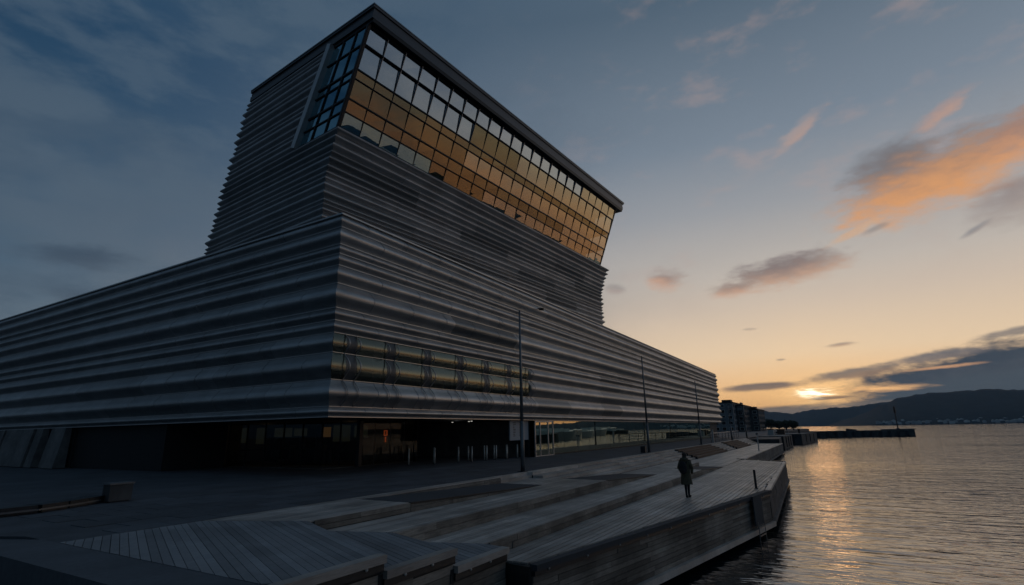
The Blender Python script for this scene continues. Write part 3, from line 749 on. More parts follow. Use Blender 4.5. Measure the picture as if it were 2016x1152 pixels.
mbp(MB().box((29.9, 26.1, 0.0), (29.98, 40.8, 2.79)).box((24, 40.7, 0), (29.89, 40.78, 2.79)).box((37.1, 21.5, 0), (37.18, 33.7, 2.7)).box((30.3, 33.68, 0), (37.05, 33.78, 2.7)), "lobby_wall", M["conc"])
# slanted pale wall far left under the overhang
for i, y in enumerate((47.2, 49.2, 51.0, 52.8, 54.8, 58.6)):
    y2 = (49.1, 50.3, 52.2, 54.7, 58.5, 66.0)[i]
    xo = (0, 0.25, 0, 0.0, 0.1, 0)[i]
    mbp(MB().hexa([(16.55 + xo, y, 0), (17.3, y, 0), (17.3, y2, 0), (16.55 + xo, y2, 0), (16.95 + xo, y, 2.75), (17.3, y, 2.75), (17.3, y2, 2.75), (16.95 + xo, y2, 2.75)]), "wall_panel", M["conc"])

# things at the museum entrance
sg = empty("hanging_sign", "pale blue sign board hanging by the entrance behind the first lamp post", "sign", (35.7, 20.6, 1.3))
link("board", *(lambda b: (b.v, b.f))(MB().box((-1.40, -0.05, 0.0), (1.40, 0.05, 1.44))), M["sign"], sg)
tx = MB()
rs = random.Random(2)
for cxp in (-0.75, 0.15):
    for r in range(9):
        z = 1.25 - r * 0.12
        tx.box((cxp - 0.18, -0.056, z), (cxp - 0.18 + rs.uniform(0.15, 0.4), -0.0505, z + 0.05))
link("lettering", tx.v, tx.f, M["frame"], sg, kind="stuff")
rsn = empty("neon_sign", "small red lit sign glowing behind the entrance glass", "sign", (27.5, 26.4, 1.4))
b = MB().box((-0.05, 0, 0.0), (0.05, 0.05, 0.34)).box((-0.16, 0, 0.40), (0.16, 0.05, 0.48)).box((-0.16, 0, 0.481), (-0.08, 0.05, 0.72)).box((0.08, 0, 0.481), (0.16, 0.05, 0.72)).box((-0.16, 0, 0.721), (0.16, 0.05, 0.78))
link("tube", b.v, b.f, M["red"], rsn)
sc = empty("security_camera", "small dark camera sticking out of the wavy cladding above the first lamp post", "camera", (38.1, 19.72, 11.9))
b = MB().box((-0.06, 0.0, -0.05), (0.06, 0.5, 0.02)); link("bracket", b.v, b.f, M["frame"], sc)
b = MB().cone((0, -0.35, -0.12), (0, 0.05, -0.06), 0.12, 0.1); link("housing", b.v, b.f, M["frame"], sc)

# bollards between the plaza and the recess
bol = [(26.7, 23.57, ), (28.1, 22.6), (28.9, 23.3), (30.3, 22.3), (30.9, 21.6), (31.6, 22.4), (32.3, 21.3), (32.9, 21.9), (33.4, 21.2), (33.9, 21.7), (34.5, 21.0), (35.1, 21.3), (36.0, 20.95)]
b1 = MB().cone((0, 0, 0), (0, 0, 0.94), 0.052, 0.052, 12); b2 = MB().cone((0, 0, 0.94), (0, 0, 1.0), 0.056, 0.04, 12); b3 = MB().cone((0, 0, 0), (0, 0, 0.02), 0.11, 0.11, 12)
ms = []
for i, p in enumerate(bol):
    pos = ["first bollard from the left, in front of the corner column", "second bollard from the left", "third bollard from the left", "fourth bollard from the left", "fifth bollard from the left", "sixth bollard from the left", "middle bollard of the row", "sixth bollard from the right", "fifth bollard from the right", "fourth bollard from the right", "third bollard from the right", "second bollard from the right", "last bollard on the right, under the hanging sign"][i]
    e = empty("bollard", "thin steel " + pos, "bollard", (p[0], p[1], 0.0), "bollards before the museum entrance")
    for nm, bb, mt in (("post", b1, M["bollard"]), ("cap", b2, M["bollard"]), ("base_plate", b3, M["steel"])):
        if i == 0: ms.append(link(nm, bb.v, bb.f, mt, e, smooth=(nm != "base_plate")))
        else:
            o = ms[("post", "cap", "base_plate").index(nm)].copy(); COL.objects.link(o); o.parent = e

# ------------------------------------------------------------------ plaza
pl = MB().prism([(5.12, 13.62), (120, 13.62), (120, 46), (3.0, 46), (3.0, 20), (5.12, 15.2)], -0.055, -0.012).build("plaza", M["plaza"], kind="structure")
# paving slabs where the plaza is close enough to tell them apart
rows = 0
for iy in range(8):
    y0 = 13.66 + iy * 0.8
    x = 6.2 + (0.6 if iy % 2 else 0)
    while x < 31:
        w = 1.2
        if rows < 230:
            MB().box((x + 0.011, y0 + 0.011, -0.012), (x + w - 0.011, y0 + 0.8 - 0.011, random.uniform(-0.003, 0.002))).build("paving_slab", M["slab"], pl); rows += 1
        x += w
kb = MB().prism([(4.1, 5.4), (5.1, 5.4), (5.1, 14.35), (4.6, 15.3), (4.1, 15.3)], -2.9, 0.0)
kb.build("quay_edge", M["slab"], kind="structure")
# bin and low curved seat
bn = empty("litter_bin", "squat grey metal box standing on the dark plaza", "bin", (9.05, 20.45, 0))
b = MB().box((-0.33, -0.24, 0.03), (0.33, 0.24, 0.53)); link("body", b.v, b.f, M["conc_d"], bn)
b = MB().box((-0.36, -0.27, 0.531), (0.36, 0.27, 0.58)); link("lid", b.v, b.f, M["post"], bn)
b = MB().box((-0.28, -0.2, 0.0), (0.28, 0.2, 0.029)); link("foot", b.v, b.f, M["steel"], bn)
seat = empty("curved_seat", "long low black seat with a pale front edge curving across the plaza", "bench", (6.4, 19.3, 0))
path = [(1.0, 21.6), (3.0, 20.4), (4.6, 19.75), (5.9, 19.45), (6.7, 19.45), (7.4, 19.7), (8.0, 20.05), (8.6, 20.45)]
bs = MB(); es = MB()
for (xa, ya), (xb, yb) in zip(path, path[1:]):
    bs.bar((xa - 6.4, ya - 19.3 + 0.35, 0.11), (xb - 6.4, yb - 19.3 + 0.35, 0.11), 0.62, 0.2)
    es.bar((xa - 6.4, ya - 19.3, 0.09), (xb - 6.4, yb - 19.3, 0.09), 0.05, 0.045)
link("seat", bs.v, bs.f, M["steel"], seat); link("edge_strip", es.v, es.f, M["post"], seat)

# ------------------------------------------------------------------ terraces
L0, L1, L2, L3 = 0.0, -0.26, -0.60, -0.92
SA = math.atan2(0.918, 0.40)          # cross boards run this way
def terrace(name, under, ztop):
    o = MB().prism(under, ztop - 0.30, ztop - 0.045).build(name, M["under"], kind="structure"); return o
# upper terrace
t0 = terrace("upper_terrace", [(5.12, 13.6), (5.12, 6.9), (7.22, 6.9), (9.06, 11.05), (12.6, 11.05), (12.6, 13.12), (21.0, 13.12), (21.0, 13.6)], L0)
planks(t0, [(7.98, 13.59), (9.1, 11.06), (12.6, 11.06), (12.6, 13.59)], L0, M["plank"], seg=5)
planks(t0, [(12.6, 13.12), (21.0, 13.12), (21.0, 13.59), (12.6, 13.59)], L0, M["plank"], seg=6)
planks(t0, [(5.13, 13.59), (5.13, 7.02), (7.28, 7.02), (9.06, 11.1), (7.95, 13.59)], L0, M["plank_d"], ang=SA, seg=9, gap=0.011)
# second terrace
t1 = terrace("second_terrace", [(7.15, 6.9), (9.3, 6.9), (9.98, 9.2), (23.88, 9.2), (23.88, 13.2), (21, 13.2), (21, 11.0), (9.0, 11.0)], L1)
planks(t1, [(9.4, 11.0), (10.0, 9.22), (23.9, 9.22), (23.9, 11.0)], L1, M["plank"], seg=7)
planks(t1, [(21.1, 11.0), (23.9, 11.0), (23.9, 13.1), (21.1, 13.1)], L1, M["plank"], seg=7)
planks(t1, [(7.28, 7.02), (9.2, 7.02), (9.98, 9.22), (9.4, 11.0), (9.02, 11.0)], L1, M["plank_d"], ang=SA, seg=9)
# third terrace
t2 = terrace("third_terrace", [(9.15, 6.9), (11.3, 6.9), (11.5, 7.55), (36.18, 7.55), (36.18, 9.32), (44, 9.32), (44, 11.4), (31.8, 11.4), (31.8, 9.2), (9.9, 9.2)], L2)
planks(t2, [(10.8, 9.2), (11.35, 7.57), (36.2, 7.57), (36.2, 9.2)], L2, M["plank"], seg=8)
planks(t2, [(31.75, 9.2), (36.2, 9.2), (36.2, 9.32), (31.75, 9.32)], L2, M["plank"], seg=6)
planks(t2, [(31.75, 9.33), (44, 9.33), (44, 11.35), (31.75, 11.35)], L2, M["plank"], seg=6)
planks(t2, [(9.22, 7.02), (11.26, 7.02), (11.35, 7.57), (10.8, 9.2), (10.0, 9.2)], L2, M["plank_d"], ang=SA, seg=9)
# lower deck with its point reaching into the fjord
pier_poly = [(11.34, 6.86), (11.26, 6.28), (28.64, 3.06), (51.63, 3.88), (54.74, 8.07)]
t3 = MB().prism(pier_poly + [(55.3, 7.56), (105.0, 7.9), (105, 11.7), (44, 11.7), (44, 7.55), (11.5, 7.55)], -2.45, L3 - 0.045)
t3 = t3.build("lower_deck", M["under"], kind="structure")
planks(t3, [(11.42, 7.53), (11.42, 6.42), (28.6, 3.22), (51.3, 4.02), (53.9, 7.53)], L3, M["plank"], seg=9.5, w=0.2, gap=0.032)
planks(t3, [(36.2, 7.56), (54.6, 7.56), (54.6, 11.65), (36.2, 11.65)], L3 - 0.0, M["plank"], seg=18) if False else None
planks(t3, [(44.1, 7.58), (104, 7.99), (104, 11.65), (44.1, 11.65)], L3, M["plank"], seg=30, w=0.29)
MB().box((11.6, 7.56, -2.4), (44, 13.4, -1.05)).build("deck_footing", M["under"], kind="structure")
# risers
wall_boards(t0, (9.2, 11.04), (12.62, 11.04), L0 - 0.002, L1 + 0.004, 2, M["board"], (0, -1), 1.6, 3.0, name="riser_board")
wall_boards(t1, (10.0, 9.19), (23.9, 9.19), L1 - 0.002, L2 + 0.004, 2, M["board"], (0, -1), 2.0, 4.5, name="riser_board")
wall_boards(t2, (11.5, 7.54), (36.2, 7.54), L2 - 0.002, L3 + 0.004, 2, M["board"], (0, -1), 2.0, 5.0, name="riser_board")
def wedge(parent, xa, xb, y, za, zb, n):
    """riser boards cut to the slope of the ramp above them"""
    def top(x): return za - 0.045 + (zb - za) * (x - xa) / (xb - xa)
    mid = (za + zb) / 2
    for k in range(n):
        x0 = xa + (xb - xa) * k / n + 0.004; x1 = xa + (xb - xa) * (k + 1) / n - 0.004
        pr = 0.04 + random.uniform(-0.012, 0.012)
        for lo, hi in ((zb + 0.004, mid - 0.005), (mid + 0.005, za)):
            a0 = min(hi, top(x0)); a1 = min(hi, top(x1))
            if a0 - lo < 0.01: continue
            a1 = max(a1, lo + 0.003)
            MB().hexa([(x0, y - pr, lo), (x1, y - pr, lo), (x1, y, lo), (x0, y, lo), (x0, y - pr, a0), (x1, y - pr, a1), (x1, y, a1), (x0, y, a0)]).build("riser_board", M["board"], parent)
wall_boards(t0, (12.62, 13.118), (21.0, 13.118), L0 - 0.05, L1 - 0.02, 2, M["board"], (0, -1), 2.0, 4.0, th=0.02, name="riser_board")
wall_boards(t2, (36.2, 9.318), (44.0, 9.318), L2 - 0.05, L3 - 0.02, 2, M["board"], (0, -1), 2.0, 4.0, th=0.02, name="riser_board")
wedge(t0, 12.62, 20.9, 11.04, L0, L1, 4)
wedge(t1, 23.9, 31.7, 9.19, L1, L2, 3)
wedge(t2, 36.2, 43.8, 7.54, L2, L3, 3)
# asphalt ramps that slope from each terrace down to the next
def ramp(name, xa, xb, y0, y1, za, zb, x1o=0.0):
    MB().hexa([(xa, y0, zb - 0.1), (xb, y0, zb - 0.1), (xb + x1o, y1, zb - 0.1), (xa, y1, zb - 0.1), (xa, y0, za), (xb, y0, zb + 0.006), (xb + x1o, y1, zb + 0.006), (xa, y1, za)]).build(name, M["ramp"], kind="structure")
    MB().hexa([(xa, y0 - 0.075, za - 0.04), (xb, y0 - 0.075, zb - 0.035), (xb, y0 - 0.005, zb - 0.035), (xa, y0 - 0.005, za - 0.04), (xa, y0 - 0.075, za + 0.004), (xb, y0 - 0.075, zb + 0.008), (xb, y0 - 0.005, zb + 0.008), (xa, y0 - 0.005, za + 0.004)]).build(name + "_edge", M["steel"], kind="structure")
ramp("upper_ramp", 12.62, 20.9, 11.06, 13.1, L0 + 0.004, L1)
ramp("middle_ramp", 23.9, 31.7, 9.21, 11.38, L1 + 0.004, L2)
ramp("lower_ramp", 36.2, 43.8, 7.56, 9.3, L2 + 0.004, L3)
# stairs between plaza and the widening terraces
def stair(name, xa, xb, ys, zs, ztop):
    o = MB(); k = None
    root = MB().box((xa, ys[-1], zs[0] - 0.4), (xb, 13.6, zs[0] - 0.25)).build(name, M["under"], kind="structure")
    for i in range(len(zs)):
        y0 = ys[i]; y1 = ys[i + 1]
        s = xa
        while s < xb - 0.1:
            e = min(s + 5.5, xb)
            MB().box((s + 0.004, y0, zs[i] - 0.14), (e - 0.004, y1 - 0.006, zs[i])).build("stair_tread", M["plank"], root)
            s = e
stair("upper_stairs", 21.0, 23.9, [13.1, 13.35, 13.6], [-0.13, 0.0], 0)
stair("middle_stairs", 23.9, 44.0, [11.4, 11.95, 12.5, 13.05, 13.6], [-0.45, -0.30, -0.15, 0.0], 0)
stair("long_stairs", 44.0, 104.0, [11.7, 12.02, 12.34, 12.66, 12.98, 13.3, 13.6], [-0.77, -0.61, -0.46, -0.30, -0.15, 0.0], 0)
# edge beams, steel bands and knobs along the water
def edge(parent, a, b, z, out, band=0.14, top=0.12, knobs=1.2):
    a = Vector((*a, 0)); b = Vector((*b, 0)); o = Vector((*out, 0)).normalized(); d = (b - a).normalized(); n = (b - a).length
    c0 = a + o * 0.03; c1 = b + o * 0.03
    MB().bar((c0.x, c0.y, z - 0.055), (c1.x, c1.y, z - 0.055), 0.2, 0.13).build("edge_beam", M["plank"] if band > 0.11 else M["ramp"], parent)
    c0 = a + o * 0.02; c1 = b + o * 0.02
    MB().bar((c0.x, c0.y, z - 0.125 - band / 2), (c1.x, c1.y, z - 0.125 - band / 2), 0.1, band).build("steel_band", M["steel"], parent)
    s = 0.5; kk = 0
    while s < n:
        p = a + d * s + o * 0.085
        MB().ball((p.x, p.y, z - 0.15), 0.028, n=8, m_=5).build("marker_stud", M["stud"], parent, smooth=True)
        s += knobs
edge(t0, (5.12, 6.93), (7.24, 6.93), L0, (0, -1), 0.13)
edge(t1, (7.26, 6.93), (9.24, 6.93), L1, (0, -1), 0.13, knobs=0.75)
edge(t2, (9.26, 6.93), (11.24, 6.93), L2, (0, -1), 0.13, knobs=0.75)
edge(t3, (11.30, 6.24), (28.64, 3.03), L3, (-0.18, -0.98), 0.10, knobs=1.6)
# boarded walls down to the water
MB().box((5.12, 6.95, -2.5), (7.22, 7.2, -0.32)).box((7.221, 6.95, -2.5), (9.2, 7.2, -0.58)).box((9.201, 6.95, -2.5), (11.3, 7.2, -0.96)).build("quay_wall", M["under"], kind="structure")
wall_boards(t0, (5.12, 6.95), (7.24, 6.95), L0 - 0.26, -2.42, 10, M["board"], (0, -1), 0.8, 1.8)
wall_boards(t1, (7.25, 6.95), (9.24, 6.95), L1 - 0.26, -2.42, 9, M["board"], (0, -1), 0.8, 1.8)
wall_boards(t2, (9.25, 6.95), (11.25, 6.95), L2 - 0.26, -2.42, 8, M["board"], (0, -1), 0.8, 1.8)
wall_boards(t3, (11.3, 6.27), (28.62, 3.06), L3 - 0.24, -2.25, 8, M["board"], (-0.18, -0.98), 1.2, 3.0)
MB().bar((11.28, 6.2, -2.36), (28.64, 2.98, -2.36), 0.2, 0.2).build("edge_beam", M["plank"], t3)
wall_boards(t3, (28.66, 3.05), (51.6, 3.86), L3 - 0.10, -2.25, 6, M["conc_d"], (0.03, -1), 2.4, 4.2, name="wall_board")
MB().bar((28.64, 3.02, -2.36), (51.6, 3.84, -2.36), 0.22, 0.2).build("edge_beam", M["conc"], t3)
MB().bar((28.66, 3.08, L3 - 0.05), (51.62, 3.9, L3 - 0.05), 0.22, 0.12).build("edge_beam", M["plank"], t3)
MB().bar((51.6, 3.88, L3 - 0.04), (54.72, 8.07, L3 - 0.04), 0.22, 0.16).build("edge_beam", M["steel"], t3)
wall_boards(t3, (55.3, 7.56), (105.0, 7.9), L3 - 0.05, -2.2, 4, M["conc"], (0.0, -1), 3.0, 5.0, name="wall_board")
MB().bar((55.3, 7.5, -2.36), (105, 7.84, -2.36), 0.22, 0.2).build("edge_beam", M["conc"], t3)
MB().bar((55.4, 7.6, L3 - 0.04), (105, 7.94, L3 - 0.04), 0.22, 0.1).build("edge_beam", M["plank"], t3)
MB().box((11.262, 6.35, -2.4), (11.30, 6.84, -1.15)).build("end_plate", M["steel"], t3)
for (x, y) in ((30.6, 3.36), (33.4, 3.45), (36.8, 3.58), (40.6, 3.70), (45.0, 3.85), (50.0, 4.0), (52.3, 5.0), (53.1, 6.1), (54.0, 7.3)):
    MB().box((x - 0.16, y - 0.05, L3), (x + 0.16, y + 0.05, L3 + 0.02)).build("marker_plate", M["stud"], t3)

# seats of dark timber on the stairs
def tiers(label, xa, xb, skew):
    e = empty("tiered_seat", label, "bench", ((xa + xb) / 2, 12.4, L3), "timber seats on the stairs")
    cx0 = (xa + xb) / 2
    for i in range(5):
        y0 = 11.5 + i * 0.36; z = 0.17 * (i + 1) + 0.06
        for k in range(3):
            yy = y0 + k * 0.12
            b = MB().box((xa - cx0 - skew * i, yy - 12.4, z - 0.05), (xb - cx0 - skew * i * 1.6, yy + 0.108 - 12.4, z)); link("slat", b.v, b.f, M["bench"], e)
        b = MB().box((xa - cx0 - skew * i - 0.06, y0 - 12.4, z - 0.26), (xa - cx0 - skew * i + 0.16, y0 + 0.34 - 12.4, z - 0.051)); link("end_frame", b.v, b.f, M["steel"], e)
        b = MB().box((xb - cx0 - skew * i * 1.6 - 0.16, y0 - 12.4, z - 0.26), (xb - cx0 - skew * i * 1.6 + 0.06, y0 + 0.34 - 12.4, z - 0.051)); link("end_frame", b.v, b.f, M["steel"], e)
        b = MB().box((xa - cx0 - skew * i + 0.161, y0 + 0.01 - 12.4, z - 0.22), (xb - cx0 - skew * i * 1.6 - 0.161, y0 + 0.05 - 12.4, z - 0.051)); link("front_rail", b.v, b.f, M["bench"], e)
tiers("larger tiered brown timber seat on the stairs just beyond the walking person", 54.0, 71.0, 0.3)
tiers("smaller tiered brown timber seat farther along the stairs", 79.0, 93.0, 0.3)

# lamp posts
def lamp_post(label, x, y, h, r=0.11):
    e = empty("lamp_post", label, "lamp post", (x, y, 0), "lamp posts along the plaza edge")
    b = MB().cone((0, 0, 0.0), (0, 0, 2.4), r, r * 0.92, 14); link("lower_pole", b.v, b.f, M["post"], e, smooth=True)
    b = MB().cone((0, 0, 2.4), (0, 0, h), r * 0.80, r * 0.42, 14); link("pole", b.v, b.f, M["post"], e, smooth=True)
    b = MB().cone((0, 0, 2.36), (0, 0, 2.46), r * 1.0, r * 0.9, 14); link("collar", b.v, b.f, M["post"], e)
    b = MB().cone((0, 0, h), (0, 0, h + 0.06), r * 0.5, r * 0.3, 12); link("cap", b.v, b.f, M["steel"], e)
    b = MB().box((-0.2, -0.2, 0), (0.2, 0.2, 0.025)); link("base_plate", b.v, b.f, M["steel"], e)
lamp_post("tallest-looking grey lamp post, nearest, in front of the hanging sign", 24.1, 13.72, 8.25)
lamp_post("second grey lamp post, with a small box at its foot", 46.1, 13.78, 8.2)
lamp_post("third grey lamp post, behind the larger tiered seat", 67.6, 13.8, 7.5)
lamp_post("thin lamp post beside the smaller tiered seat", 90.0, 13.7, 5.2, 0.12)
lamp_post("farthest lamp post, standing before the apartment blocks", 107.0, 13.7, 5.7, 0.13)
bx = empty("cable_box", "small dark box at the foot of the second lamp post", "box", (45.2, 13.95, 0))
b = MB().box((-0.3, -0.2, 0.02), (0.05, 0.2, 0.55)); link("body", b.v, b.f, M["steel"], bx)
b = MB().box((0.06, -0.16, 0.02), (0.3, 0.16, 0.5)); link("door", b.v, b.f, M["conc_d"], bx)
dp = empty("deck_post", "short black post standing alone near the point of the lower deck", "post", (29.26, 3.62, L3))
b = MB().bar((0, 0, 0), (0, 0, 0.86), 0.1, 0.1, (1, 0, 0)); link("post", b.v, b.f, M["frame"], dp)
b = MB().box((-0.09, -0.09, 0), (0.09, 0.09, 0.02)); link("base_plate", b.v, b.f, M["steel"], dp)
fp = empty("fence_post", "slim pale post at the end of the museum glass beside the third lamp post", "post", (74.9, 13.75, 0))
b = MB().bar((0, 0, 0), (0, 0, 1.62), 0.22, 0.16, (1, 0, 0)); link("post", b.v, b.f, M["alu"], fp)
b = MB().box((-0.14, -0.11, 1.62), (0.14, 0.11, 1.68)); link("cap", b.v, b.f, M["joint"], fp)
rl = empty("railing", "long pale handrail on thin posts beyond the museum", "railing", (76, 14.2, 0))
b = MB().bar((0, 0, 1.2), (36, 1.6, 1.2), 0.09, 0.10); link("handrail", b.v, b.f, M["alu"], rl)
for i in range(10):
    b = MB().bar((i * 4.0, i * 0.1778, 0), (i * 4.0, i * 0.1778, 1.15), 0.07, 0.07, (1, 0, 0)); link("post", b.v, b.f, M["post"], rl)
for k in (0.4, 0.8):
    b = MB().bar((0, 0, k), (36, 1.6, k), 0.04, 0.05); link("rail", b.v, b.f, M["post"], rl)
wp = empty("deck_lamp", "thin low post light on the far part of the lower deck", "post light", (74.6, 8.35, L3))
b = MB().bar((0, 0, 0), (0, 0, 1.9), 0.12, 0.12, (1, 0, 0)); link("post", b.v, b.f, M["alu"], wp)
b = MB().box((-0.14, -0.14, 1.9), (0.14, 0.14, 2.1)); link("head", b.v, b.f, M["post"], wp)
# swimming ladder hung over the edge
ld = empty("swimming_ladder", "blue grey metal ladder hung over the pier edge into the water", "ladder", (26.2, 3.42, L3))
dv = Vector((0.983, -0.182, 0)); nv = Vector((-0.182, -0.983, 0))
b = MB().hexa([tuple(dv * s + nv * o + Vector((0, 0, z))) for z in (-1.15, 0.02) for s, o in ((-0.55, 0.12), (0.55, 0.12), (0.55, 0.17), (-0.55, 0.17))]); link("plate", b.v, b.f, M["ramp"], ld)
for s in (-0.42, 0.42):
    b = MB().bar(tuple(dv * s + nv * 0.22 + Vector((0, 0, -1.0))), tuple(dv * s + nv * 0.22 + Vector((0, 0, -2.0))), 0.03, 0.03, (1, 0, 0)); link("rail", b.v, b.f, M["post"], ld)
for k in range(3):
    z = -1.25 - k * 0.3
    b = MB().bar(tuple(dv * -0.4 + nv * 0.22 + Vector((0, 0, z))), tuple(dv * 0.4 + nv * 0.22 + Vector((0, 0, z))), 0.04, 0.04); link("rung", b.v, b.f, M["post"], ld)

# ------------------------------------------------------------------ the walking person
def person():
    h = 1.84; loc = Vector((24.5, 5.79, L3))
    me = bpy.data.meshes.new("person")
    J = {"pel": (0, 0, 0.96), "spine": (0.0, 0, 1.2), "chest": (0.02, 0, 1.42), "neck": (0.03, 0, 1.56), "head": (0.05, 0, 1.68), "top": (0.06, 0, 1.78),
         "lh": (0, 0.08, 0.92), "lk": (0.02, 0.06, 0.50), "la": (-0.06, 0.03, 0.10), "lt": (0.10, 0.035, 0.035),
         "rh": (0, -0.08, 0.92), "rk": (0.05, -0.055, 0.50), "ra": (0.10, -0.02, 0.10), "rt": (0.27, -0.03, 0.035),
         "ls": (0.02, 0.19, 1.47), "le": (0.0, 0.26, 1.20), "lw": (0.12, 0.22, 0.99), "lhd": (0.20, 0.18, 0.97),
         "rs": (0.02, -0.19, 1.47), "re": (0.0, -0.26, 1.20), "rw": (0.12, -0.22, 0.99), "rhd": (0.20, -0.18, 0.97)}
    Rr = {"pel": .15, "spine": .14, "chest": .15, "neck": .06, "head": .095, "top": .07, "lh": .10, "lk": .062, "la": .045, "lt": .038, "rh": .10, "rk": .062, "ra": .045, "rt": .038,
          "ls": .075, "le": .052, "lw": .036, "lhd": .03, "rs": .075, "re": .052, "rw": .036, "rhd": .03}
    Ed = [("pel", "spine"), ("spine", "chest"), ("chest", "neck"), ("neck", "head"), ("head", "top"), ("pel", "lh"), ("lh", "lk"), ("lk", "la"), ("la", "lt"), ("pel", "rh"), ("rh", "rk"), ("rk", "ra"), ("ra", "rt"),
          ("chest", "ls"), ("ls", "le"), ("le", "lw"), ("lw", "lhd"), ("chest", "rs"), ("rs", "re"), ("re", "rw"), ("rw", "rhd")]
    ks = list(J)
    me.from_pydata([J[k] for k in ks], [(ks.index(a), ks.index(b)) for a, b in Ed], [])
    me.materials.append(M["dark_cloth"])
    o = bpy.data.objects.new("person", me); COL.objects.link(o); o.location = loc; o.scale = (1.02, 1.02, 1.02); o.rotation_euler = (0, 0, R(-6))
    tag(o, None, "person in a long olive coat with a black backpack walking away along the lower deck", "person")
    o.modifiers.new("skin", "SKIN"); o.modifiers.new("sub", "SUBSURF").levels = 1
    o.modifiers["sub"].render_levels = 2
    for i, k in enumerate(ks):
        me.skin_vertices[0].data[i].radius = (Rr[k], Rr[k])
    me.skin_vertices[0].data[0].use_root = True
    # coat: rings from collar to hem
    prof = [(1.56, .085, .10, .03), (1.52, .12, .17, .02), (1.47, .155, .225, .01), (1.36, .175, .235, 0), (1.2, .175, .225, 0), (1.05, .175, .22, 0), (0.9, .185, .235, 0), (0.74, .20, .255, 0), (0.6, .21, .275, .01), (0.53, .215, .285, .01)]
    vs = []; fs = []; n = 20
    for j, (z, rx, ry, dx) in enumerate(prof):
        for i in range(n):
            a = 2 * math.pi * i / n
            k = 1 + 0.035 * math.sin(3 * a + j * .5) * (1.6 - z)
            vs.append((dx + rx * .92 * k * math.cos(a), ry * .88 * k * math.sin(a), z + (0.012 * math.sin(2 * a) if j == len(prof) - 1 else 0)))
    for j in range(len(prof) - 1):
        for i in range(n): fs.append((j * n + i, (j + 1) * n + i, (j + 1) * n + (i + 1) % n, j * n + (i + 1) % n))
    link("coat", vs, fs, M["coat"], o, smooth=True)
    for sgn in (1, -1):
        sm = MB().cone((0.02, 0.17 * sgn, 1.47), (-0.01, 0.275 * sgn, 1.19), 0.088, 0.072, 12).cone((-0.01, 0.275 * sgn, 1.22), (0.13, 0.225 * sgn, 0.985), 0.072, 0.055, 12)
        link("sleeve", sm.v, sm.f, M["coat"], o, smooth=True)
        hb = MB().ball((0.17, 0.20 * sgn, 0.975), 0.045, 0.022, 0.03, 8, 6)
        for q in range(4): hb.cone((0.20, (0.20 - 0.012 + q * 0.009) * sgn, 0.985 - q * 0.012), (0.25 - 0.004 * q, (0.19 - 0.012 + q * 0.009) * sgn, 0.962 - q * 0.012), 0.009, 0.007, 6)
        hb.cone((0.17, 0.185 * sgn, 0.99), (0.22, 0.165 * sgn, 0.99), 0.01, 0.008, 6)
        link("hand", hb.v, hb.f, M["skin"], o, smooth=True)
    hd = MB().ball((0.05, 0, 1.70), 0.098, 0.082, 0.12, 14, 10).ball((0.145, 0, 1.69), 0.018, 0.014, 0.02, 8, 6)
    link("head", hd.v, hd.f, M["skin"], o, smooth=True)
    ht = MB().ball((0.03, 0, 1.73), 0.112, 0.10, 0.105, 14, 9).ball((-0.035, 0, 1.63), 0.07, 0.085, 0.09, 12, 8)
    link("woolly_hat", ht.v, ht.f, M["hair"], o, smooth=True)
    hood = MB()
    hv = []; hf = []
    for j, (z, rr, dx) in enumerate(((1.50, .15, -.03), (1.55, .155, -.05), (1.60, .13, -.055), (1.62, .09, -.045))):
        for i in range(14):
            a = 2 * math.pi * i / 14; hv.append((dx + rr * .85 * math.cos(a), rr * 1.15 * math.sin(a), z))
    for j in range(3):
        for i in range(14): hf.append((j * 14 + i, j * 14 + (i + 1) % 14, (j + 1) * 14 + (i + 1) % 14, (j + 1) * 14 + i))
    link("hood", hv, hf, M["coat"], o, smooth=True)
    bp = empty("backpack"); bp.parent = o
    bd = MB().ball((-0.27, 0, 1.22), 0.13, 0.17, 0.27, 14, 10); link("bag", bd.v, bd.f, M["dark_cloth"], bp, smooth=True)
    pk_ = MB().ball((-0.36, 0, 1.10), 0.06, 0.12, 0.12, 12, 8); link("pocket", pk_.v, pk_.f, M["dark_cloth"], bp, smooth=True)
    for sgn in (1, -1):
        st = MB().bar((-0.16, 0.11 * sgn, 1.40), (0.0, 0.12 * sgn, 1.545), 0.05, 0.02).bar((0.0, 0.12 * sgn, 1.545), (0.17, 0.12 * sgn, 1.40), 0.05, 0.02); link("strap", st.v, st.f, M["dark_cloth"], bp)
    for (x, y) in ((0.01, 0.032), (0.19, -0.026)):
        sb = MB().ball((x, y, 0.045), 0.14, 0.05, 0.048, 12, 8); link("shoe", sb.v, sb.f, M["dark_cloth"], o, smooth=True)
    return o
person()

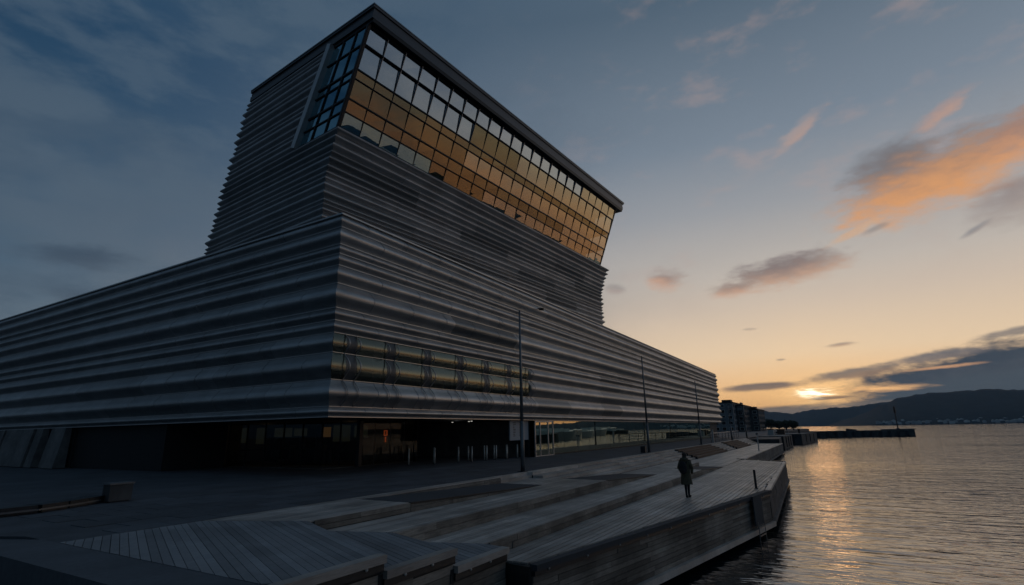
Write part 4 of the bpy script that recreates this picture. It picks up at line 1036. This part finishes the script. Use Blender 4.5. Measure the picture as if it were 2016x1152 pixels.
# ------------------------------------------------------------------ beyond the museum
def quay(name, poly, z0, z1, mt):
    return MB().prism(poly, z0, z1).build(name, mt, kind="structure")
quay("far_quay", [(106, 8.4), (127, 9.6), (127, 14.0), (420, 30.5), (420, 34), (106, 15.0)], -3.0, -0.25, M["conc_d"])
def block(label, poly, top):
    e = empty("quay_block", label, "quay wall", (poly[0][0], poly[0][1], -3.0))
    x0, y0 = poly[0]
    b = MB().prism([(x - x0, y - y0) for x, y in poly], 0, top + 3.0); link("wall", b.v, b.f, M["conc_d"], e)
    b = MB().prism([(x - x0, y - y0) for x, y in poly], top + 3.003, top + 3.12); link("coping", b.v, b.f, M["conc"], e)
    b = MB(); n = len(poly)
    for i in range(n):
        (xa, ya), (xb, yb) = poly[i], poly[(i + 1) % n]
        for k in range(1, 4):
            t = k / 4; b.box((xa + (xb - xa) * t - x0 - 0.15, ya + (yb - ya) * t - y0 - 0.15, 0.6), (xa + (xb - xa) * t - x0 + 0.15, ya + (yb - ya) * t - y0 + 0.15, top + 2.9))
    link("fender", b.v, b.f, M["steel"], e)
block("nearer dark concrete quay block past the lower deck", [(127.1, 9.2), (146, 8.7), (146, 14.3), (127.1, 13.9)], -0.2)
block("farther paler concrete quay block at the water's edge", [(158, 7.2), (186, 4.4), (188, 13.0), (158, 14.6)], -0.2)
quay("far_quay_link", [(146.1, 10.5), (157.9, 9.5), (157.9, 15), (146.1, 14.4)], -3.0, -0.4, M["conc_d"])
bw = empty("breakwater", "long low dark breakwater lying across the water below the hills", "breakwater", (232, 14, -3))
b = MB().prism([(0, 0), (26, -41), (31, -41.5), (6, 2)], 0, 2.75); link("wall", b.v, b.f, M["conc_d"], bw)
b = MB().prism([(19, -30), (26.2, -41.4), (31.2, -41.8), (24, -30)], 2.752, 3.1); link("head", b.v, b.f, M["conc"], bw)
for k in range(14):
    t = k / 14; b = MB().box((26 * t - 0.5, -41 * t - 0.7, 0), (26 * t + 0.4, -41 * t + 0.2, 2.2 + 0.4 * ((k * 7) % 3) / 3)); link("fender", b.v, b.f, M["steel"], bw)
for k in range(3):
    b = MB().box((14 + k * 1.6, -19.5 - k * 1.2, 2.753), (15.2 + k * 1.6, -18.3 - k * 1.2, 3.5 - 0.15 * k)); link("crate_stack", b.v, b.f, M["conc_d"], bw)
mk = empty("navigation_mark", "thin mast with a dark top mark on the end of the breakwater", "beacon", (255.0, -21.6, -0.25))
b = MB().cone((0, 0, 0), (0, 0, 8.6), 0.22, 0.14, 8); link("mast", b.v, b.f, M["steel"], mk)
b = MB().cone((0, 0, 6.4), (0, 0, 8.8), 0.42, 0.3, 8); link("topmark", b.v, b.f, M["frame"], mk)
b = MB().box((-0.6, -0.6, 0), (0.6, 0.6, 0.5)); link("footing", b.v, b.f, M["conc_d"], mk)

def apartment(label, x, y0, y1, h, floors, mt, bays, depth=26):
    e = empty("apartment_block", label, "apartments", (x, y0, 0), "apartment blocks beyond the museum")
    b = MB().box((0, 0, 0), (depth, y1 - y0, h)); link("wall", b.v, b.f, mt, e)
    b = MB().box((-0.3, -0.3, h + 0.002), (depth + .3, y1 - y0 + 0.3, h + 0.35)); link("roof", b.v, b.f, M["frame"], e)
    fh = h / floors; bw_ = (y1 - y0) / bays
    for f in range(floors):
        for k in range(bays):
            z0 = f * fh + 0.45; ya = k * bw_ + bw_ * 0.2; yb = (k + 1) * bw_ - bw_ * 0.2
            w = MB().box((-0.06, ya, z0), (-0.002, yb, z0 + fh * 0.62)); wo_ = link("window", w.v, w.f, M["white"], e)
            w = MB().box((-0.09, ya + 0.1, z0 + 0.1), (-0.062, yb - 0.1, z0 + fh * 0.62 - 0.1)); link("pane", w.v, w.f, M["win"], wo_)
            if (f * 3 + k * 2) % 4 == 0 and f:
                w = MB().box((-1.3, ya - 0.3, z0 - 0.35), (-0.1, yb + 0.3, z0 - 0.2)).box((-1.3, ya - 0.3, z0 - 0.199), (-1.22, yb + 0.3, z0 + 0.75)); link("balcony", w.v, w.f, M["greyr"], e)
    for k in range(bays * 3):
        pass
    d = MB().box((3, 1.0, h + 0.352), (8, (y1 - y0) * 0.55, h + 1.4)); link("stair_tower", d.v, d.f, M["frame"], e)
    for f in range(floors):      # gable windows towards the water
        for k in range(6):
            w = MB().box((2 + k * 4, -0.06, f * fh + 0.5), (4 + k * 4, -0.002, f * fh + 0.5 + fh * 0.55)); link("window", w.v, w.f, M["win"], e)
apartment("nearest grey apartment block rising from behind the museum's end", 236, 34.2, 42.5, 11.6, 5, M["greyr"], 3)
apartment("middle apartment block with pale balconies", 244, 31.2, 34.0, 10.6, 5, M["brick"], 1)
apartment("farthest dark stepped apartment block ending at the trees", 262, 27.6, 33.6, 9.2, 4, M["brick"], 2)

def tree(label, x, y, h, r, seed):
    e = empty("leafy_tree", label, "tree", (x, y, 0), "trees before the hills")
    rnd = random.Random(seed)
    b = MB().cone((0, 0, 0), (0, 0, h * 0.45), 0.3, 0.16, 8)
    for k in range(5):
        a = k * 1.3 + seed; b.cone((0, 0, h * (0.3 + 0.05 * k)), (r * .6 * math.cos(a), r * .6 * math.sin(a), h * (0.6 + 0.05 * k)), 0.12, 0.04, 6)
    link("trunk", b.v, b.f, M["bark"], e)
    c = MB()
    for k in range(900):
        while True:
            p = Vector((rnd.uniform(-1, 1), rnd.uniform(-1, 1), rnd.uniform(-1, 1)))
            if p.length < 1 and p.length > 0.25: break
        lump_ = 1 + 0.25 * math.sin(5 * p.x + seed) * math.cos(4 * p.y - seed)
        q = Vector((p.x * r * lump_, p.y * r * lump_, h * 0.62 + p.z * h * 0.40 * lump_))
        s = rnd.uniform(0.14, 0.34)
        u = Vector((rnd.uniform(-1, 1), rnd.uniform(-1, 1), rnd.uniform(-1, 1))).normalized(); w = u.orthogonal().normalized()
        c.add([q + u * s, q + w * s, q - u * s, q - w * s], [(0, 1, 2, 3)])
    link("crown", c.v, c.f, M["leaf"], e)
tree("first dark tree right of the apartment blocks", 285, 29.6, 4.0, 2.2, 1)
tree("tallest rounded dark tree of the row", 290, 25.8, 5.2, 2.6, 2)
tree("middle dark tree of the row", 292, 22.4, 4.3, 2.4, 3)
tree("dark tree next to last before the breakwater", 288, 19.0, 4.4, 2.3, 4)
tree("last tree of the row, nearest the breakwater", 280, 15.6, 4.2, 2.2, 5)
MB().prism([(232, 15), (420, 14), (420, 60), (232, 46)], -3.0, -0.1).build("promenade", M["conc_d"], kind="structure")
# people-high clutter on the far quay
for i, (x, y, w, h, mt, nm, lb) in enumerate([(140, 12.6, 1.2, 1.3, "white", "kiosk", "small white kiosk on the far quay beside the rail"), (150, 11.2, 1.6, 1.2, "bench", "shed", "low brown shed on the far quay behind the first block"), (170, 8.2, 0.5, 1.1, "bench", "mooring_post", "short reddish mooring post on the farther quay block")]):
    e = empty(nm, lb, nm.replace("_", " "), (x, y, -0.1))
    b = MB().box((-w / 2, -w / 2, 0.02), (w / 2, w / 2, h)); link("body", b.v, b.f, M[mt], e)
    b = MB().box((-w / 2 - .1, -w / 2 - .1, h + 0.002), (w / 2 + .1, w / 2 + .1, h + 0.14)); link("lid", b.v, b.f, M["frame"], e)
# houses along the far shore
rh = random.Random(9)
for i in range(46):
    a = -3.4 - 10.4 * (i / 45) - rh.uniform(0, 0.12); r = 2310 + rh.uniform(0, 70)
    w = rh.uniform(7, 16); h = rh.uniform(5, 10)
    z = ZW + (r - 2300) / 700 * 90
    e = link("shore_house", *(lambda b: (b.v, b.f))(MB().box((-w / 2, -w / 2, 0), (w / 2, w / 2, h)).add([(-w / 2, -w / 2, h), (w / 2, -w / 2, h), (w / 2, w / 2, h), (-w / 2, w / 2, h), (-w / 2, 0, h + 3), (w / 2, 0, h + 3)], [(0, 1, 5, 4), (2, 3, 4, 5), (1, 2, 5), (3, 0, 4)])), M["white"])
    e.location = (r * math.cos(R(a)), r * math.sin(R(a)), z)
    tag(e, None, "tiny pale house in the row along the far shore below the hills", "house", "houses along the far shore")

# moored boats out on the fjord side, seen in the ground floor glass
def boat(label, x, y, ln, hh, yaw, mt):
    e = empty("moored_boat", label, "boat", (x, y, ZW), "boats moored off the pier"); e.rotation_euler = (0, 0, yaw)
    vs = []; fs = []
    for k in range(9):
        t = k / 8; w = ln * 0.16 * (1 - (2 * t - 1) ** 4 if t > 0.5 else 1 - 0.4 * (1 - 2 * t) ** 2) + 0.02; xx = (t - 0.5) * ln
        up = hh * (1 + 0.35 * t * t)
        vs += [(xx, -w, up), (xx, -w * 0.6, -0.3), (xx, w * 0.6, -0.3), (xx, w, up)]
    for k in range(8):
        for i in range(3): fs.append((k * 4 + i, k * 4 + 4 + i, k * 4 + 5 + i, k * 4 + 1 + i))
        fs.append((k * 4 + 3, k * 4 + 7, k * 4 + 4, k * 4))
    fs += [(0, 1, 2, 3), (35, 34, 33, 32)]
    link("hull", vs, fs, mt, e)
    b = MB().box((-ln * 0.25, -ln * 0.09, hh * 1.05), (ln * 0.18, ln * 0.09, hh * 1.05 + 1.6)); link("cabin", b.v, b.f, M["hull"], e)
    b = MB().cone((0, 0, hh + 1.6), (0, 0, hh + 7), 0.12, 0.06, 8); link("mast", b.v, b.f, M["post"], e)

# evening haze over the fjord
hz = bpy.data.materials.new("evening_haze"); hz.use_nodes = True
hz.node_tree.nodes.clear()
pv = hz.node_tree.nodes.new("ShaderNodeVolumePrincipled"); pv.inputs["Density"].default_value = 0.00008; pv.inputs["Color"].default_value = (0.34, 0.60, 0.86, 1); pv.inputs["Anisotropy"].default_value = 0.0
ov = hz.node_tree.nodes.new("ShaderNodeOutputMaterial"); hz.node_tree.links.new(pv.outputs[0], ov.inputs["Volume"])
MB().box((-450, -5800, -5), (5800, 2700, 215)).build("haze", hz, kind="stuff")

boat("white harbour ferry with a long cabin, largest of the moored boats", 226, -70, 40, 3.6, R(15), M["hull"])
boat("white workboat lying beyond the ferry", 300, -90, 30, 3.2, R(10), M["hull"])
boat("dark hulled boat moored nearest the pier", 190, -62, 26, 2.6, R(30), M["rope"])
boat("pale cutter at the outer end of the moorings", 390, -118, 44, 4.0, R(8), M["hull"])
boat("long white passenger boat moored far out", 520, -160, 60, 5.0, R(5), M["hull"])
boat("dark barge with a pale deckhouse moored far out", 470, -128, 36, 3.0, R(12), M["rope"])
